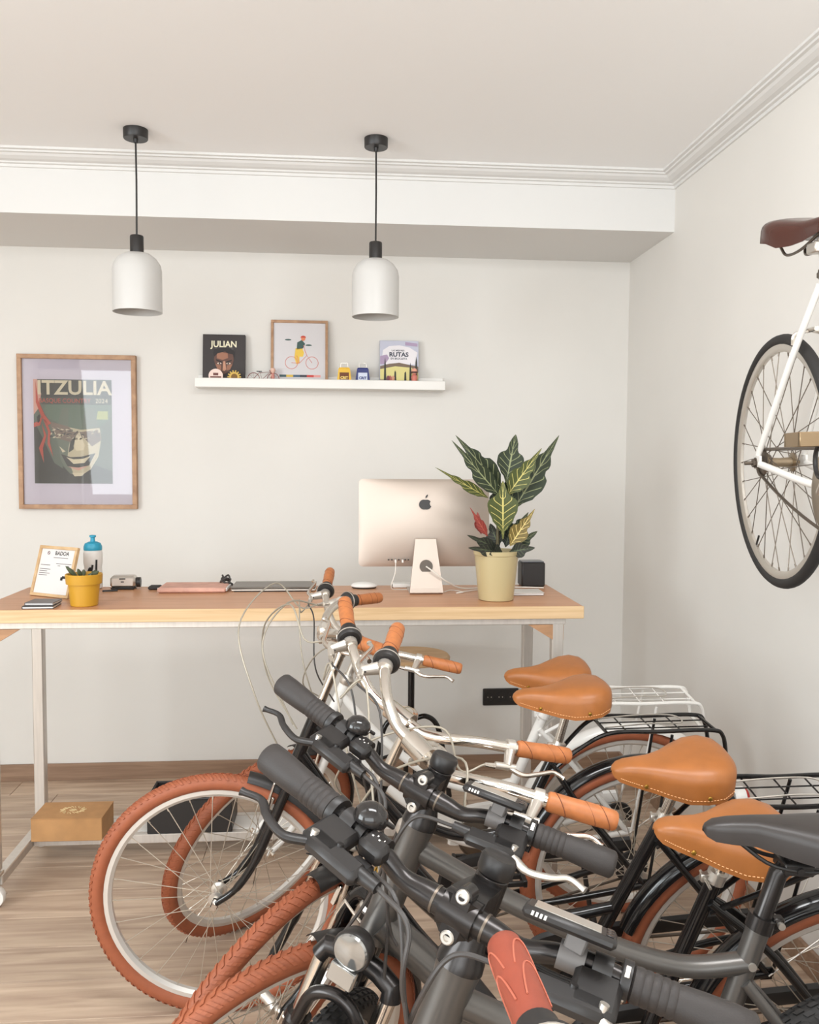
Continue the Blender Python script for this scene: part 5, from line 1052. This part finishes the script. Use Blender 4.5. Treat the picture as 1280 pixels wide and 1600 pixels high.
# ------------------------------------------------------------------ white bicycle hung on the right wall
def wall_bike():
    R = .338
    t = bike_root('wall_bicycle', 'white single-speed bicycle with brown saddle hanging on the right wall', (0, 0, 262.95, -1.8))
    Mw = t.matrix_world.copy(); Mw.translation = Vector((1.178, 2.23, 1.588)); t.matrix_world = Mw      # origin at the rear hub
    bb = (.42, 0, -.065, 0); f = MB(); st_ = Vector((.285, 0, .44)); sd_ = (st_-Vector((bb[0], 0, bb[2]))).normalized()
    h0, h1 = Vector((.865, 0, .45)), Vector((.905, 0, .32))
    f.tube([(bb[0], 0, bb[2]), st_], .0145, 14).tube([st_-sd_*.03, h0+(h1-h0)*.15], .0143, 14).tube([(bb[0], 0, bb[2]), h0+(h1-h0)*.8], .0155, 14).tube([h0, h1], .0175, 14).cyl((bb[0], -.036, bb[2]), (bb[0], .036, bb[2]), .020)
    for s in (-1, 1):
        f.tube(spline([(bb[0]-.02, s*.022, bb[2]), (.25, s*.046, -.042), (.03, s*.060, -.004)]), .0095, 10).tube(spline([tuple(st_-sd_*.03+Vector((0, s*.018, 0))), (.20, s*.040, .27), (.012, s*.060, .022)]), .0085, 10).box((.005, s*.060, .004), (.05, .006, .030))
    ob('frame', f, M_white, t)
    wheel(t, 'rear_wheel', T(0, 0, 0), R=R, r=.0145, tyre_m=M_blackrub, tread=None, rim_m=M_alloy, spoke_m=mat('spoke_dark', (120, 110, 100), .4, .7), kind='rear', nsp=32, hubw=.07, hub_m=mat('hub_bronze', (150, 134, 112), .3, .8))
    wheel(t, 'front_wheel', T(.985, 0, 0), R=R, r=.0145, tyre_m=M_blackrub, tread=None, rim_m=M_alloy, spoke_m=MATS['spoke_dark'], nsp=32, hub_m=MATS['hub_bronze'])
    ob('axle_nut', MB().cyl((0, -.064, 0), (0, -.072, 0), .011, seg=6).cyl((0, -.060, 0), (0, -.092, 0), .005, seg=10).cyl((0, -.062, 0), (0, -.065, 0), .015), M_chain, t)
    ob('sprocket', MB().lathe([(.012, -.003), (.034, -.0015), (.036, 0), (.034, .0015), (.012, .003)], 32, M=T(0, -.043, 0) @ RX(PI/2)).lathe([(.022, -.008), (.024, .0), (.022, .012)], 24, M=T(0, -.034, 0) @ RX(PI/2)), M_chain, t)
    fk = MB().tube([h1, h1+(h1-h0).normalized()*.02], .016, 12)
    for s in (-1, 1): fk.tube(spline([tuple(h1+Vector((.008, s*.03, -.02))), (.945, s*.046, .14), (.985, s*.046, 0)]), .010, 10)
    ob('fork', fk, M_white, t)
    ob('stem', MB().tube([h0, h0+Vector((-.012, 0, .045)), h0+Vector((.07, 0, .055))], .013, 12), M_alloy, t); ob('handlebar', MB().tube(spline([h0+Vector((.07, -.19, .055)), h0+Vector((.07, 0, .055)), h0+Vector((.07, .19, .055))], 4), .012, 12), M_chrome, t)
    for s in (-1, 1): ob('bar_drop', MB().tube(spline([h0+Vector((.07, s*.185, .055)), h0+Vector((.12, s*.20, .05)), h0+Vector((.155, s*.205, .0)), h0+Vector((.13, s*.21, -.055)), h0+Vector((.05, s*.215, -.075))], 6), .0145, 12), M_darkbrown, t)
    ob('seat_post', MB().tube([st_-sd_*.02, st_+sd_*.085], .0125, 14), M_alloy, t); ob('seat_clamp', MB().tube([st_-sd_*.012, st_+sd_*.008], .018, 16).box((st_.x-.024, 0, st_.z), (.016, .02, .014)), M_chain, t)
    prof_ = [(x*1.03, wv*.82, tz, dz*(.84 if x > -.04 else .74)) for x, wv, tz, dz in SAD_CITY]
    sd = ob('saddle', saddle_mb(prof_), M_darkbrown, t, T(.168, 0, .568) @ RY(.10))
    for s in (-1, 1): ob('saddle_rail', MB().tube(spline([(.11, s*.010, -.022), (.03, s*.022, -.05), (-.05, s*.024, -.052), (-.075, s*.030, -.030)], 5), .0036, 8), M_chain, sd)
    ob('saddle_clamp', MB().box((.10-.01, 0, -.054), (.05, .046, .026)), M_alloy, sd)
    crank_parts(t, bb, .098, M_alloy, .745, ped=False, ring_m=MATS['hub_bronze'])
    ob('chain', chain_mb(bb, .098, .036, -.046, sag=.012), M_chain, t)
    M_ped = mat('pedal_bronze', (150, 128, 100), .3, .7)
    for s, a in ((-1, .745), (1, .745+PI)):
        e = Vector((bb[0]+.17*math.cos(a), s*.080, bb[2]+.17*math.sin(a))); pd = MB().cyl((0, 0, 0), (0, s*.10, 0), .008, seg=10)
        for xx in (-.036, .036): pd.box((xx, s*.058, 0), (.010, .088, .030))
        for yy in (.018, .098): pd.box((0, s*yy, 0), (.078, .008, .030))
        k = ob('pedal', pd, M_ped, t, T(*e)); ob('pedal_reflector', MB().box((0, 0, 0), (.003, .06, .018), M=T(-.042, s*.058, 0)), M_red if s > 0 else MATS['pedal_bronze'], k)
        ob('toe_strap', MB().tube([(.045+.026*math.cos(q*PI/10)-.03, s*.05+.0, -.045+.034*math.sin(q*PI/10)) for q in range(20)], .005, 8, closed=True), M_black, k)
    bc = Vector((.222, 0, .30)); br = MB()
    for s in (-1, 1): br.tube(spline([tuple(bc+Vector((-.028, 0, .022))), tuple(bc+Vector((-.034, s*.034, .012))), tuple(bc+Vector((-.040, s*.036, -.012)))], 5), .005, 8)
    ob('brake_caliper', br.cyl(bc+Vector((.01, 0, .02)), bc+Vector((-.04, 0, .022)), .006), M_chrome, t)
    hk = thing('wall_hook', 'white hook on the right wall carrying the hanging white bicycle', 'hook', Matrix.Translation((XR, 1.72, 1.99)))
    ob('hook_arm', MB().tube([(0, 0, 0), (-.34, 0, -.005), (-.37, 0, .03)], .010, 10), M_white, hk); ob('mount_plate', MB().box((-.006, 0, 0), (.012, .06, .12)), M_white, hk)
wall_bike()
